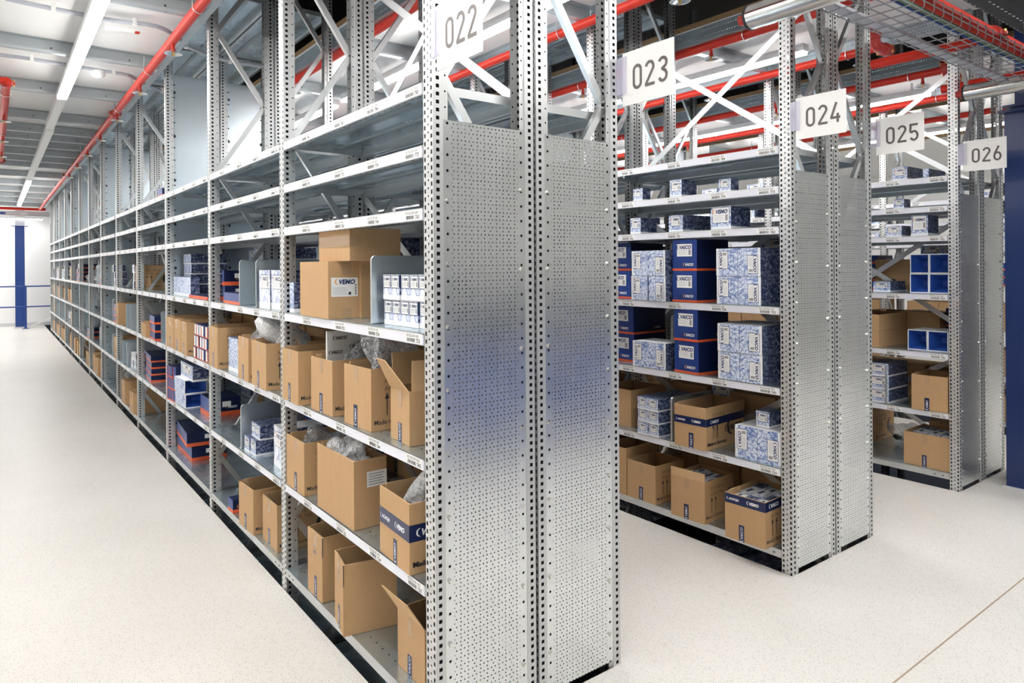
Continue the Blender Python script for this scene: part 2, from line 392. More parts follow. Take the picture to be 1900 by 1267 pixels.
# ---------------------------------------------------------------- sprinkler pipes
def sprinkler(parent=None):
    d = M(); d.lathe([(.010, 0), (.026, -.003), (.052, -.014), (.057, -.019), (.052, -.016), (.026, -.006), (.0, -.004)], MCHROME, 24); w = d.build('sprinkler_head')
    n_ = M(); n_.tube([(0, 0, 0), (0, 0, .045)], .011, MRED, 10); n_.tube([(0, 0, .0), (0, 0, .012)], .016, MRED2, 6); n_.build('nipple', w)
    b = M(); b.tube([(0, 0, -.004), (0, 0, -.030)], .005, MBRASS, 8); b.box(-.010, -.007, -.002, .002, -.03, -.004, MBRASS); b.box(.007, .010, -.002, .002, -.03, -.004, MBRASS); b.box(-.010, .010, -.002, .002, -.033, -.03, MBRASS); b.build('nozzle', w)
    return w
def copy_tree(o):
    c = o.copy(); COL.objects.link(c)
    for ch in list(o.children):
        d = ch.copy(); COL.objects.link(d); d.parent = c
        for g in list(ch.children):
            e = g.copy(); COL.objects.link(e); e.parent = d
    return c
def coupling(x, y, z, ax='y', r=.045):
    m = M(); a = Vector((0, .03, 0)) if ax == 'y' else (Vector((.03, 0, 0)) if ax == 'x' else Vector((0, 0, .03)))
    c = Vector((0, 0, 0)); m.tube([c-a, c-a*.6, c+a*.6, c+a], [r*.9, r*1.08, r*1.08, r*.9], MRED2, 16)
    sd = Vector((0, 0, 1)).cross(a).normalized() if ax != 'z' else Vector((1, 0, 0))
    for s in (-1, 1):
        p = c+sd*s*r*1.15; u = Vector((0, 0, 1)) if ax != 'z' else Vector((0, 1, 0))
        m.tube([p-u*.026, p+u*.026], .008, MBRASS, 8); m.tube([p-u*.012, p+u*.012], .014, MRED2, 8)
    o = m.build('pipe_coupling'); return o, (x, y, z)
_sp0 = sprinkler(); sp_first = [True]
def put_sprinkler(x, y, z, pipe):
    o = _sp0 if sp_first[0] else copy_tree(_sp0)
    sp_first[0] = False
    o.parent = pipe; o.location = Vector((x, y, z))-pipe.location
PZ = 3.045
PIPES = [(-.125, -1.0, 'along the top of the long left rack face', 0), (.885, 0, 'along the right side of row 023', 1), (1.89, -.3, 'just left of the middle rack', 0), (2.90, 0, 'just right of the middle rack', 1), (3.90, .42, 'just left of the rack with sign 026', 0), (4.905, .42, 'right of the rack with sign 026', 0), (5.91, 0, 'in the second aisle right of 026', 1), (6.91, 0, 'over the farthest rack', 0)]
for x, y0, nm, ph in PIPES:
    w = empty('sprinkler_pipe', (x, y0, PZ)); tag(w, f'red sprinkler pipe running {nm}', 'pipe')
    m = M(); m.tube([(0, 0, 0), (0, 19.6-y0, 0)], .030, MRED, 14); m.build('pipe', w)
    for k in range(12):
        h = M()
        yy = .25+ph*.6+k*1.6-y0*0
        if yy < 0: continue
        pts = [(-.036, yy, .12)]+[(.036*math.cos(a), yy, -.036*math.sin(a)) for a in [math.pi-j*math.pi/8 for j in range(0, 9)]]
        h.tube([(-.036, yy, .1)]+[(-.036*math.cos(math.pi*j/8), yy, -.036*math.sin(math.pi*j/8)) for j in range(9)], .0035, MCHROME, 6)
        h.build('hanger_hook', w)
    for yc in (5.9, 11.5):
        o, p = coupling(0, 0, 0, 'y', .036); o.parent = w; o.location = (0, yc+ph*.7-y0, 0)
    for k in range(9 if x < 1 else 7):
        yy = .57+k*1.30 + (ph*.55)
        if yy > y0: put_sprinkler(x, yy, PZ-.075, w)
# short pipe run hanging over the left aisle
w = empty('sprinkler_pipe', (-1.0, 4.95, 3.02)); tag(w, 'short red sprinkler pipe over the left aisle at the left photo edge', 'pipe')
m = M(); m.tube([(0, 0, 0), (0, 5.1, 0)], .03, MRED, 14); m.tube([(0, 0, 0), (-.8, -.05, 0)], .03, MRED, 14); m.build('pipe', w)
for p, ax in (((0, .06, 0), 'y'), ((-.07, -.004, 0), 'x'), ((0, 5.05, 0), 'y')):
    o, _ = coupling(0, 0, 0, ax, .04); o.parent = w; o.location = p
for yy in (.45, 2.6):
    m = M(); m.tube([(-.036, yy, .12)]+[(-.036*math.cos(math.pi*j/8), yy, -.036*math.sin(math.pi*j/8)) for j in range(9)], .0035, MCHROME, 6)
    m.build('hanger_hook', w)
for yy in (6.3, 7.6, 8.9): put_sprinkler(-1.0, yy, 2.945, w)
# far cross pipe
w = empty('sprinkler_pipe', (-4, 19.5, 3.03)); tag(w, 'red pipe running across the aisle in front of the far wall', 'pipe')
m = M(); m.tube([(0, 0, 0), (4.0, 0, 0)], .035, MRED, 12); m.build('pipe', w)
# main red pipe over the cross aisle with risers
MY = -.42
w = empty('main_sprinkler_pipe', (1.2, MY, 2.775)); tag(w, 'thick red main sprinkler pipe above the wire cable tray', 'pipe')
m = M(); m.tube([(0, 0, 0), (3.1, 0, 0)], .045, MRED, 18); m.build('pipe', w)
for xx in (2.13, 3.16):
    o, _ = coupling(0, 0, 0, 'x', .055); o.parent = w; o.location = (xx, 0, 0)
    b = M(); b.tube([(xx-.02, 0, 0), (xx-.02, .18, -.01), (xx-.06, .62, -.02)], .03, MRED, 12); b.build('branch', w)
for k, (ex, ey) in enumerate(((3.69, .38), (4.88, .39))):
    w = empty('sprinkler_riser', (ex, ey, 3.03)); tag(w, ['red riser with elbow below the wire tray, left of two', 'red riser with elbow at the top of the right rack post'][k], 'pipe')
    m = M(); m.tube([(0, 0, .13), (0, 0, .03)], .032, MRED2, 14); m.build('pipe', w)
    e = M(); e.tube([(0, 0, .04)]+[(.05-.05*math.cos(a), 0, .0-.05*math.sin(a)+.02) for a in [j*math.pi/12 for j in range(7)]]+[(.22, 0, -.03)], .035, MRED2, 14); e.build('elbow', w)
    for p, ax in (((0, 0, .05), 'z'), ((.15, 0, -.03), 'x')):
        o, _ = coupling(0, 0, 0, ax, .042); o.parent = w; o.location = p
# conduits and smoke detectors
def conduit(pts, label):
    w = empty('cable_conduit', pts[0]); m = M(); p0 = Vector(pts[0])
    # smooth the path
    P = [Vector(p)-p0 for p in pts]; Q = []
    for i in range(len(P)-1):
        a = P[max(i-1, 0)]; b = P[i]; c = P[i+1]; d = P[min(i+2, len(P)-1)]
        for t in (0, .25, .5, .75): Q.append(.5*((2*b)+(c-a)*t+(2*a-5*b+4*c-d)*t*t+(-a+3*b-3*c+d)*t**3))
    Q.append(P[-1]); m.tube(Q, .014, MCOND, 10); m.build('corrugated_tube', w)
    for i in range(3, len(Q)-2, 5): q = Q[i]; c = M(); c.box(q.x-.012, q.x+.012, q.y-.02, q.y+.02, q.z-.017, q.z+.03, MWHITEP); c.build('tube_clip', w)
    return tag(w, label, 'conduit')
conduit([(-1.3, 3.10, 3.112), (-.96, 3.17, 3.112), (-.79, 3.19, 3.112), (-.6, 3.2, 3.112), (-.47, 3.205, 3.112), (-.23, 3.16, 3.112), (-.06, 3.35, 3.12), (.02, 3.49, 3.115), (.29, 3.62, 3.10), (.57, 3.6, 3.09), (.8, 3.6, 3.09)], 'grey corrugated conduit curving under the ceiling into row 022, the nearer one')
conduit([(-1.3, 4.55, 3.112), (-1.04, 4.51, 3.112), (-.85, 4.5, 3.112), (-.64, 4.52, 3.112), (-.42, 4.55, 3.112), (-.2, 4.57, 3.112), (-.09, 4.75, 3.12), (.12, 4.93, 3.10), (.4, 4.98, 3.09)], 'grey corrugated conduit curving under the ceiling beside the round smoke detector')
w = empty('smoke_detector', (-.41, 4.57, 3.06)); tag(w, 'round white smoke detector beneath the second conduit', 'smoke detector')
m = M(); m.lathe([(0, .05), (.05, .05), (.055, .03), (.05, .015), (.035, 0), (.0, -.008)], MWHITEP, 24); m.build('detector_body', w)
m = M(); m.tube([(.053*math.cos(a), .053*math.sin(a), .02) for a in [j*math.pi/10 for j in range(2, 9)]], .002, MGINK, 4); m.build('sensor_slot', w)
w = empty('detector_plate', (-.40, 3.24, 3.075)); tag(w, 'flat white detector plate with red lamp beneath the nearer conduit', 'detector')
m = M(); m.box(-.11, .11, -.03, .03, 0, .03, MWHITEP); m.build('plate', w); m = M(); m.box(.06, .085, -.018, .018, -.008, .0, MRED); m.build('red_lamp', w)
# insulated pipes with metal jacket
for (x, y1, z, r, lab) in ((1.535, -.10, 2.592, .052, 'shiny metal-jacketed pipe ending beside sign 024'), (3.87, -.10, 2.605, .050, 'shiny metal-jacketed pipe ending above sign 026')):
    w = empty('insulated_pipe', (x, y1, z)); tag(w, lab, 'pipe')
    m = M(); m.tube([(0, 0, 0), (0, -3.6, 0)], r, MALU, 32); m.build('metal_jacket', w)
    m = M(); m.tube([(0, .006, 0), (0, -.004, 0)], r*1.04, MBLACK, 32); m.build('end_collar', w)
    m = M(); m.tube([(0, .05, 0), (0, 0, 0)], r*.45, MRED2, 12); m.build('pipe_stub', w)
# wire mesh cable tray
w = empty('wire_cable_tray', (1.62, -.41, 2.63)); tag(w, 'wire mesh cable tray running across above the aisle ends', 'cable tray')
m = M(); L = 2.70
for yy in (-.13, -.065, 0, .065, .13): m.tube([(0, yy, 0), (L, yy, 0)], .0028, MWIRE, 6)
for s in (-1, 1):
    for zz in (.035, .065): m.tube([(0, s*.14, zz), (L, s*.14, zz)], .0028, MWIRE, 6)
for k in range(27):
    xx = k*.1+.02
    m.tube([(xx, -.145, .07), (xx, -.145, .012), (xx, -.133, -.003), (xx, .133, -.003), (xx, .145, .012), (xx, .145, .07)], .0028, MWIRE, 6)
m.build('wire_mesh', w)
m = M(); m.box(0, L, .07, .12, .003, .02, MCOND); m.build('cover_strip', w)
for (yy, mt, lab) in ((-.11, MGREEN, 'green'), (-.085, MBLUEW, 'blue'), (-.095, MBLACK, 'black')):
    m = M(); m.tube([(0, yy, .018+.01*abs(yy)), (L*.5, yy+.006, .016), (L, yy, .018)], .011 if mt is MGREEN else .006, mt, 8); o = m.build('cable'); o.location = (1.62, -.41, 2.63+(.0 if mt is not MBLACK else .012)); tag(o, f'{lab} cable lying along the front of the wire cable tray', 'cable')
# black perforated tray and unlit louvre
w = empty('perforated_cable_tray', (2.1, -.78, 2.69)); tag(w, 'black perforated cable tray along the top right of the cross aisle', 'cable tray')
MBH = newmat('black_tray_holes', (.03, .03, .032), .5)
_u = nd(MBH, 'ShaderNodeTexCoord').outputs['Object']; _s = nd(MBH, 'ShaderNodeSeparateXYZ'); lk(MBH, _u, _s.inputs[0])
_a = mth(MBH, 'DIVIDE', mth(MBH, 'SUBTRACT', mth(MBH, 'FLOORED_MODULO', _s.outputs[0], .05), .025), .013); _c = mth(MBH, 'DIVIDE', mth(MBH, 'SUBTRACT', mth(MBH, 'FLOORED_MODULO', _s.outputs[1], .06), .03), .006)
lk(MBH, mth(MBH, 'GREATER_THAN', mth(MBH, 'ADD', mth(MBH, 'MULTIPLY', _a, _a), mth(MBH, 'MULTIPLY', _c, _c)), 1.0), bsdf(MBH).inputs['Alpha'])
m = M(); m.box(0, 7, -.15, .15, 0, .002, MBH); m.box(0, 7, .15, .152, 0, .11, MBLACK); m.box(0, 7, -.152, -.15, 0, .11, MBLACK); m.box(0, 7, .12, .17, .108, .11, MBLACK); m.build('tray_channel', w)
w = empty('louvred_lamp', (2.95, -.92, 2.66)); tag(w, 'unlit pale louvred lamp under the black tray at top right', 'lamp')
m = M()
for k in range(3): m.box(0, .9, -.04-.05*k, -.015-.05*k, 0, .03, MHOUS)
m.build('louvre', w)
# ---------------------------------------------------------------- blue steel
w = empty('steel_column', (-.54, 19.85, 0)); tag(w, 'blue steel column in front of the far white wall', 'column')
m = M(); m.box(-.10, .10, -.09, -.075, .03, 2.6, MBLUEW); m.box(-.10, .10, .075, .09, .03, 2.6, MBLUEW); m.box(-.005, .005, -.075, .075, .03, 2.6, MBLUEW); m.build('column_profile', w)
m = M(); m.box(-.17, .17, -.14, .14, 2.6, 2.615, MBLUEW); m.box(-.10, .10, -.09, .09, 2.615, 3.05, MHOUS); m.build('head_plate', w)
m = M(); m.box(-.13, .13, -.13, .13, 0, .03, MHOUS); m.build('base_plate', w)
w = empty('guard_railing', (-.44, 19.4, 0)); tag(w, 'blue guard railing with two bars before the far wall', 'railing')
for zz in (.555, 1.07): m = M(); m.tube([(-3.4, 0, zz), (.9, 0, zz)], .018, MBLUEW, 10); m.build('rail', w)
for xx in (0, -1.9): m = M(); m.box(xx-.025, xx+.025, -.025, .025, 0, 1.09, MBLUEW); m.box(xx-.07, xx+.07, -.05, .05, 0, .012, MBLUEW); m.build('railing_post', w)
w = empty('support_girder', (-4, 19.72, 2.86)); tag(w, 'pale steel girder with oval holes above the far wall lamp', 'beam')
m = M(); m.box(0, 4.1, -.004, 0, 0, .13, MHOUS); m.box(0, 4.1, -.04, 0, 0, .004, MHOUS); m.build('web', w)
for k in range(8):
    m = M(); m.lathe([(.0, 0), (.05, 0)], MWHITEP if k != 6 else MBLUEW, 14); o = m.build('oval_hole', w); o.rotation_euler = (math.pi/2, 0, 0); o.scale = (1.6, .6, 1); o.location = (.4+k*.45, -.006, .065)
w = empty('ramp_strut', (-.45, 19.5, 0)); tag(w, 'thin grey sloping bar rising from the rail post towards the racks', 'bar')
m = M(); m.bar((.05, .1, .02), (.75, -.6, .38), .03, .03, MHOUS); m.build('bar', w)
# blue column at the right photo edge
w = empty('steel_column', (4.62, -.40, 0)); tag(w, 'massive dark blue steel column at the right photo edge beside row 026', 'column')
m = M(); m.box(-.235, .235, -.25, .25, .01, 2.53, MBLUE); m.build('column_casing', w)
m = M(); m.box(-.29, .3, -.31, .27, 2.53, 2.545, MBLUE); m.box(-.27, .28, -.29, .25, 2.565, 2.58, MBLUE); m.box(-.22, .22, -.24, .22, 2.545, 2.565, MBLUE); m.build('flange', w)
m = M(); m.box(-.20, .2, -.22, .20, 2.58, 3.16, MBLUE); m.build('upper_profile', w)
m = M(); m.box(-.25, .25, -.27, .27, 0, .01, MHOUS); m.build('base_plate', w)
# unseen columns added behind the camera, for blue reflections in the end panels
for (cx, cy, lab) in ((-.9, -5.6, 'blue steel column standing behind the viewer'), (3.2, -5.9, 'blue steel column behind the viewer to the right')):
    w = empty('steel_column', (cx, cy, 0)); tag(w, lab, 'column')
    m = M(); m.box(-.16, .16, -.15, .15, .0, 3.17, MBLUE); m.build('column_casing', w)

for tx, ty, tr, lab in ((1.85, -2.75, .2, 'dark blue parts trolley behind the viewer, left of two'), (3.15, -2.7, .1, 'dark blue parts trolley behind the viewer, right of two')):  # trolleys added out of view, mirrored as blue smudges in the end panels
    w = empty('reflection_trolley', (tx, ty, 0), tr); tag(w, lab, 'trolley')
    m = M(); m.box(-.55, .55, -.28, .28, .16, .95, MBLUEW); m.build('trolley_body', w)
    m = M(); m.box(-.5, .5, -.25, .25, .99, 1.32, MBLACK); m.box(-.58, .58, -.31, .31, .95, .99, MBLACK); m.build('trolley_top', w)
    for sx in (-.45, .45):
        for sy in (-.2, .2): m = M(); m.tube([(sx, sy-.02, .07), (sx, sy+.02, .07)], .07, MBLACK, 16); m.box(sx-.015, sx+.015, sy-.03, sy+.03, .07, .16, MZ); m.build('wheel', w)
    m = M(); m.tube([(-.5, -.3, .95), (-.5, -.36, 1.2), (.5, -.36, 1.2), (.5, -.3, .95)], .014, MBLACK, 8); m.build('push_handle', w)

# ================================================================ racks
XO, XI = .343, .40
ZT = 4.2; ZB = -1.4
def upright(inner, s):
    m = M()
    def X(x): return s*(x if not inner else .40-x)
    prof = [((.057, .005), (.037, .005), MUL), ((.037, .005), (.037, 0), MZ), ((.037, 0), (0, 0), MUS), ((0, 0), (0, .06), MUF), ((0, .06), (.037, .06), MUS), ((.037, .06), (.037, .055), MZ), ((.037, .055), (.057, .055), MUL)]
    for (a, b, mt) in prof:
        L = math.hypot(b[0]-a[0], b[1]-a[1])
        if mt is MUL: us = (0, .02)
        elif mt is MUS: us = (b[0] and 0 or .0, 0); us = (a[0], b[0])
        elif mt is MUF: us = (0, .06)
        else: us = (0, L)
        m.face([(X(a[0]), a[1], ZB), (X(b[0]), b[1], ZB), (X(b[0]), b[1], ZT), (X(a[0]), a[1], ZT)], mt, uv=[(us[0], ZB), (us[1], ZB), (us[1], ZT), (us[0], ZT)])
    return m.data('upright')
def strut(za, zb, s):
    m = M(); a = Vector((s*.05, .03, za)); b = Vector((s*.35, .03, zb)); d = (b-a).normalized(); n_ = Vector((0, 1, 0)); q = d.cross(n_)
    w2, dp = .014, .022
    c0 = [(-w2, -dp/2), (-w2, dp/2), (w2, dp/2), (w2, -dp/2)]
    for i in range(3):
        (u0, v0), (u1, v1) = c0[i], c0[i+1]
        m.face([a+q*u0+n_*-v0, a+q*u1+n_*-v1, b+q*u1+n_*-v1, b+q*u0+n_*-v0], MZ)
    for p in (a+d*.012, b-d*.012): m.tube([p-n_*.022, p+n_*.022], .005, MBOLT, 6)
    return m.data('strut')
def end_panel(s):
    m = M(); z0, z1 = .024, 1.985; y = .002
    def q(x0, x1, mt, uo): m.face([(s*x0, y, z0), (s*x1, y, z0), (s*x1, y, z1), (s*x0, y, z1)], mt, uv=[(0, z0), (uo, z0), (uo, z1), (0, z1)])
    q(.037, .069, MPE, .032); q(.331, .363, MPE, .032); q(.069, .331, MPAN, .262)
    m.box(min(s*.069, s*.331), max(s*.069, s*.331), y, y+.02, z1-.001, z1, MPAN, skip='')
    return m
def bolts(s, zs):
    r = []
    for x, z in zs: m = M(); m.tube([(s*x, .002, z), (s*x, -.005, z)], .0065, MBOLT, 8); r.append(m)
    return r
def solid_panel(s):
    m = M(); m.box(min(s*.058, s*.342), max(s*.058, s*.342), .028, .032, .03, 3.06, MSOL)
    for x in (.068, .332):
        z = .08
        while z < 3.05:
            m.tube([(s*x, .0275, z), (s*x, .0285, z)], .0065, MBLACK, 8); z += .1
        for z in (.4, .75, 1.15, 1.5, 1.85, 2.2, 2.55, 2.9): m.tube([(s*x, .0262, z+.02), (s*x, .0285, z+.02)], .012, MINK, 10)
    return m.data('side_panel')
YB0, YB1 = .062, B-.002
def shelf(s, lev):
    m = M(); z = 0
    def bx(x0, x1, y0, y1, z0, z1, mt, **k): m.box(min(s*x0, s*x1), max(s*x0, s*x1), y0, y1, z0, z1, mt, **k)
    m.face([(s*.0, YB0, 0), (s*.4, YB0, 0), (s*.4, YB1, 0), (s*0, YB1, 0)] if s > 0 else [(0, YB0, 0), (0, YB1, 0), (-.4, YB1, 0), (-.4, YB0, 0)], MDK,
           uv=[(YB0, 0), (YB0, .4), (YB1, .4), (YB1, 0)] if s > 0 else [(YB0, 0), (YB1, 0), (YB1, .4), (YB0, .4)])
    bx(.0, .002, YB0, YB1, -.04, -.0005, MZ); bx(.398, .4, YB0, YB1, -.04, -.0005, MZ)
    bx(.002, .02, YB0, YB1, -.04, -.0385, MZ); bx(.38, .398, YB0, YB1, -.04, -.0385, MZ)
    bx(.002, .398, YB0, YB0+.002, -.03, -.0005, MZ); bx(.002, .398, YB1-.002, YB1, -.03, -.0005, MZ)
    for xx in (.13, .27): bx(xx-.012, xx+.012, YB0+.02, YB1-.02, -.012, -.0005, MZD)
    if lev == 2:
        for yy in (YB0+.04, YB0+.09, YB1-.04, YB1-.09): m.box(-.0012 if s > 0 else -.002, .002 if s > 0 else .0012, yy-.006, yy+.006, -.024, -.019, MINK)
    k = YB0+.03
    while k < YB1-.02 and lev > 2: m.box(min(s*.006, s*.012), max(s*.006, s*.012), k, k+.004, -.0408, -.0399, MINK); k += .05
    return m.data('shelf')
def price_rail(s, row, lev, near):
    m = M()
    fx = -.0032 if s > 0 else .0032
    m.box(min(fx, 0), max(fx, 0), YB0+.004, YB1-.004, -.038, -.003, MSTRIP)
    m.box(min(fx*1.3, 0), max(fx*1.3, 0), YB0+.004, YB1-.004, -.0055, -.003, MWHITEP)
    fr = (lambda u, v, e: (fx-e, -u, v)) if s > 0 else (lambda u, v, e: (fx+e, u, v))
    sg = -1 if s > 0 else 1
    n_ = 0
    for yy in (.13, .42, .72, 1.08):
        u = sg*yy
        m.quad2(fr, u-.055, u+.055, -.035, -.006, MPAPER, .0002)
        rr = random.Random(int(yy*100)+lev)
        x = u-.04
        while x < u+.012:
            wd_ = rr.choice((.0012, .002, .003)); m.quad2(fr, x, x+wd_, -.033, -.021, MINK, .0005); x += wd_+rr.choice((.0012, .002))
        if near:
            m.text(fr, f'053-{row:03d}-{near:03d}-{lev:03d}', .012, u-.003, -.0125, MINK, e=.0005)
            m.text(fr, str(70+lev)+str((near*3+n_) % 10), .018, u+.034, -.027, MINK, e=.0005, bold=.02)
        else: m.quad2(fr, u-.04, u+.03, -.016, -.010, MGINK, .0005)
        n_ += 1
    return m.data('price_rail')
def xbrace(s, flip, z0, z1):
    m = M(); x = s*.395
    a = (x+s*(.002 if flip else 0), YB0+.01, z1 if flip else z0); b = (x+s*(.002 if flip else 0), YB1-.01, z0 if flip else z1)
    m.bar(a, b, .0025, .035, MZ, up=(0, 0, 1)) if False else None
    a = Vector(a); b = Vector(b); d = (b-a).normalized(); q = Vector((1, 0, 0)).cross(d)
    for e in (0, 1):
        pts = [a-q*.018, b-q*.018, b+q*.018, a+q*.018]; pts = [p+Vector((.0015*(1 if e else -1), 0, 0)) for p in pts]
        m.face(pts if e else pts[::-1], MZ)
    for p in (a, b):
        m.tube([p+Vector((-.008, 0, 0)), p+Vector((.008, 0, 0))], .008, MBOLT, 8)
    return m.data('cross_brace')
CA = {}
RN = {22: 'left rack row 022', 23: 'row 023 backing the left rack', 24: 'middle rack row 024', 25: 'row 025 backing the middle rack', 26: 'right rack row 026', 27: 'the row backing the right rack', 28: 'the farthest visible rack'}
def ca(k, fn):
    if k not in CA: CA[k] = fn()
    return CA[k]
NODES = [-.57, -.12, .33, .78, 1.23, 1.68, 2.13, 2.58, 3.03, 3.48, 3.93]
def bay(row, X0, s, n, last=False, up9=True, brace=False, detail=2, levels=(2, 3, 4, 5, 6, 7, 8)):
    w = empty('shelving_bay', (X0, n*B, 0))
    rn = RN[row]
    if n == 0: lab = f'end bay of {rn}, closed by a perforated panel' if row < 28 else f'nearest bay of {rn}'
    else: lab = f'{ORD[n+1]} galvanised bay of {rn} from the cross aisle'
    tag(w, lab, 'shelving', f'galvanised shelving bays of {rn}')
    for k in ((0, 1) if last else (0,)):
        for inner in (0, 1):
            o = link('upright', ca(('u', inner, s), lambda: upright(inner, s)), w); o.location = (0, k*B, 0)
        nn = n+k
        if nn == 0 and row < 28:
            o = end_panel(s).build('end_panel', w)
            o['label'] = 'perforated galvanised end panel'
            zs = [(.053, 1.9), (.053, .95), (.053, .85), (.347, .72), (.347, .70), (.053, .45), (.347, .12)]
            for b_ in bolts(s, [(.053, .13+i*.2) for i in range(9)] + [(.347, .16+i*.27) for i in range(7)]): b_.build('bolt', o)
        if nn % 3 == 0 and nn > 0:
            o = link('side_panel', ca(('sp', s), lambda: solid_panel(s)), w); o.location = (0, k*B, 0); o['label'] = 'solid sheet side panel'
        else:
            for i in range(len(NODES)-1):
                if nn == 0 and 2 <= i < 5 and row < 28: continue
                a, b = NODES[i], NODES[i+1]
                if i % 2: a, b = b, a
                o = link('strut', ca(('st', i, s), lambda: strut(a, b, s)), w); o.location = (0, k*B, 0)
    for lev in levels:
        sh = link('shelf', ca(('sh', s, lev == 2), lambda: shelf(s, 2 if lev == 2 else 3)), w, (0, 0, SH[lev]))
        if lev > 2:
            near = n+1 if (s > 0 and row in (22, 24, 26) and n < 3) else 0
            link('price_rail', ca(('pr', s, row if near else 0, lev if near else lev % 3, near), lambda: price_rail(s, row, lev, near)), sh)
    link('lower_shelf', ca(('sh', s, False), lambda: shelf(s, 3)), w, (0, 0, -.33))
    if up9: link('upper_shelf', ca(('sh', s, False), lambda: shelf(s, 3)), w, (0, 0, 3.31))
    if brace:
        for (z0, z1) in ((2.10, 2.96), (1.02, 1.88), (.15, .88)):
            for fl in (0, 1): link('cross_brace', ca(('xb', s, fl, z0), lambda: xbrace(s, fl, z0, z1)), w)
    return w
ROWS = {22: (0, 1, 13), 23: (.813, -1, 13), 24: (2.011, 1, 10), 25: (2.824, -1, 9), 26: (4.022, 1, 9), 27: (4.835, -1, 8), 28: (6.033, 1, 8)}
for row, (X0, s, nb) in ROWS.items():
    for n in range(nb):
        bay(row, X0, s, n, last=(n == nb-1), up9=(n >= 2 if row < 24 else n >= 1), brace=(s > 0 and n in (0, 4, 8)))
# ---------------------------------------------------------------- row number signs
def sign(X0, num, z0=2.122):
    w = empty('row_number_sign', (X0, -.03, z0)); tag(w, {'022': 'large white sign 022 at the upper left, nearest of the row signs', '023': 'white sign 023, second nearest row sign, on the right side of the near rack', '024': 'white sign 024 in the middle, on the left post of the middle rack', '025': 'white sign 025 on the right post of the middle rack', '026': 'smallest white sign 026 beside the blue column'}[num], 'sign')
    m = M(); m.box(-.0015, .0015, -.245, 0, 0, .2, MSIGN); m.build('sign_plate', w)
    h = M(); h.box(-.006, .004, -.022, .028, .045, .185, MCLEAR); h.box(-.010, -.006, -.004, .004, .045, .185, MCLEAR); h.build('holder_clip', w)
    t = M(); fr = lambda u, v, e: (-.0015-e, -u, v)
    x = .052
    for ch in num:
        digit(t, fr, ch, x, .052, .046, .093); x += .0605
    t.build('number', w)
def digit(m, fr, ch, x, y, w, h):
    T = .0115; e = .0008
    def arc(cx, cy, rx, ry, a0, a1, n=14): return [(cx+rx*math.cos(math.radians(a0+(a1-a0)*i/n)), cy+ry*math.sin(math.radians(a0+(a1-a0)*i/n))) for i in range(n+1)]
    r = .5-T/w/2*1.0; hw = T/w/2; hh = T/h/2
    if ch == '0': st = [arc(.5, 1-.25, .5-hw, .25-hh, 0, 180)+arc(.5, .25, .5-hw, .25-hh, 180, 360)+[(1-hw, .75)]]
    elif ch == '2': st = [arc(.5, .74, .5-hw, .26-hh, 170, -25)+[(.06, hh)], [(0, hh), (1, hh)]]
    elif ch == '3': st = [arc(.5, .75, .5-hw, .25-hh, 160, -90, 14), arc(.5, .27, .5-hw, .27-hh, 90, -160, 16), [(.35, .54-hh*.3), (.55, .54-hh*.3)]]
    elif ch == '4': st = [[(.6, 1), (.06, .25)], [(0, .25), (1, .25)], [(.74, .45), (.74, 0)]]
    elif ch == '5': st = [[(.92, 1-hh), (.12, 1-hh)], [(.14, 1), (.10, .50)], arc(.5, .31, .5-hw, .31-hh, 145, -155, 18)]
    elif ch == '6': st = [arc(.5, .31, .5-hw, .31-hh, 0, 360, 24), [(.66, 1), (.14, .46)]]
    for li, P in enumerate(st):
        P = [Vector((x+a*w, y+b*h)) for a, b in P]
        Lf, Rt = [], []
        for i, p in enumerate(P):
            d = (P[min(i+1, len(P)-1)]-P[max(i-1, 0)]).normalized(); n_ = Vector((-d.y, d.x))*T/2
            Lf.append(p+n_); Rt.append(p-n_)
        for i in range(len(P)-1):
            m.face([fr(q.x, q.y, e+li*.0002) for q in (Rt[i], Rt[i+1], Lf[i+1], Lf[i])], MSINK)
for X0, num in ((-.001, '022'), (.814, '023'), (2.010, '024'), (2.825, '025'), (4.021, '026')): sign(X0, num)
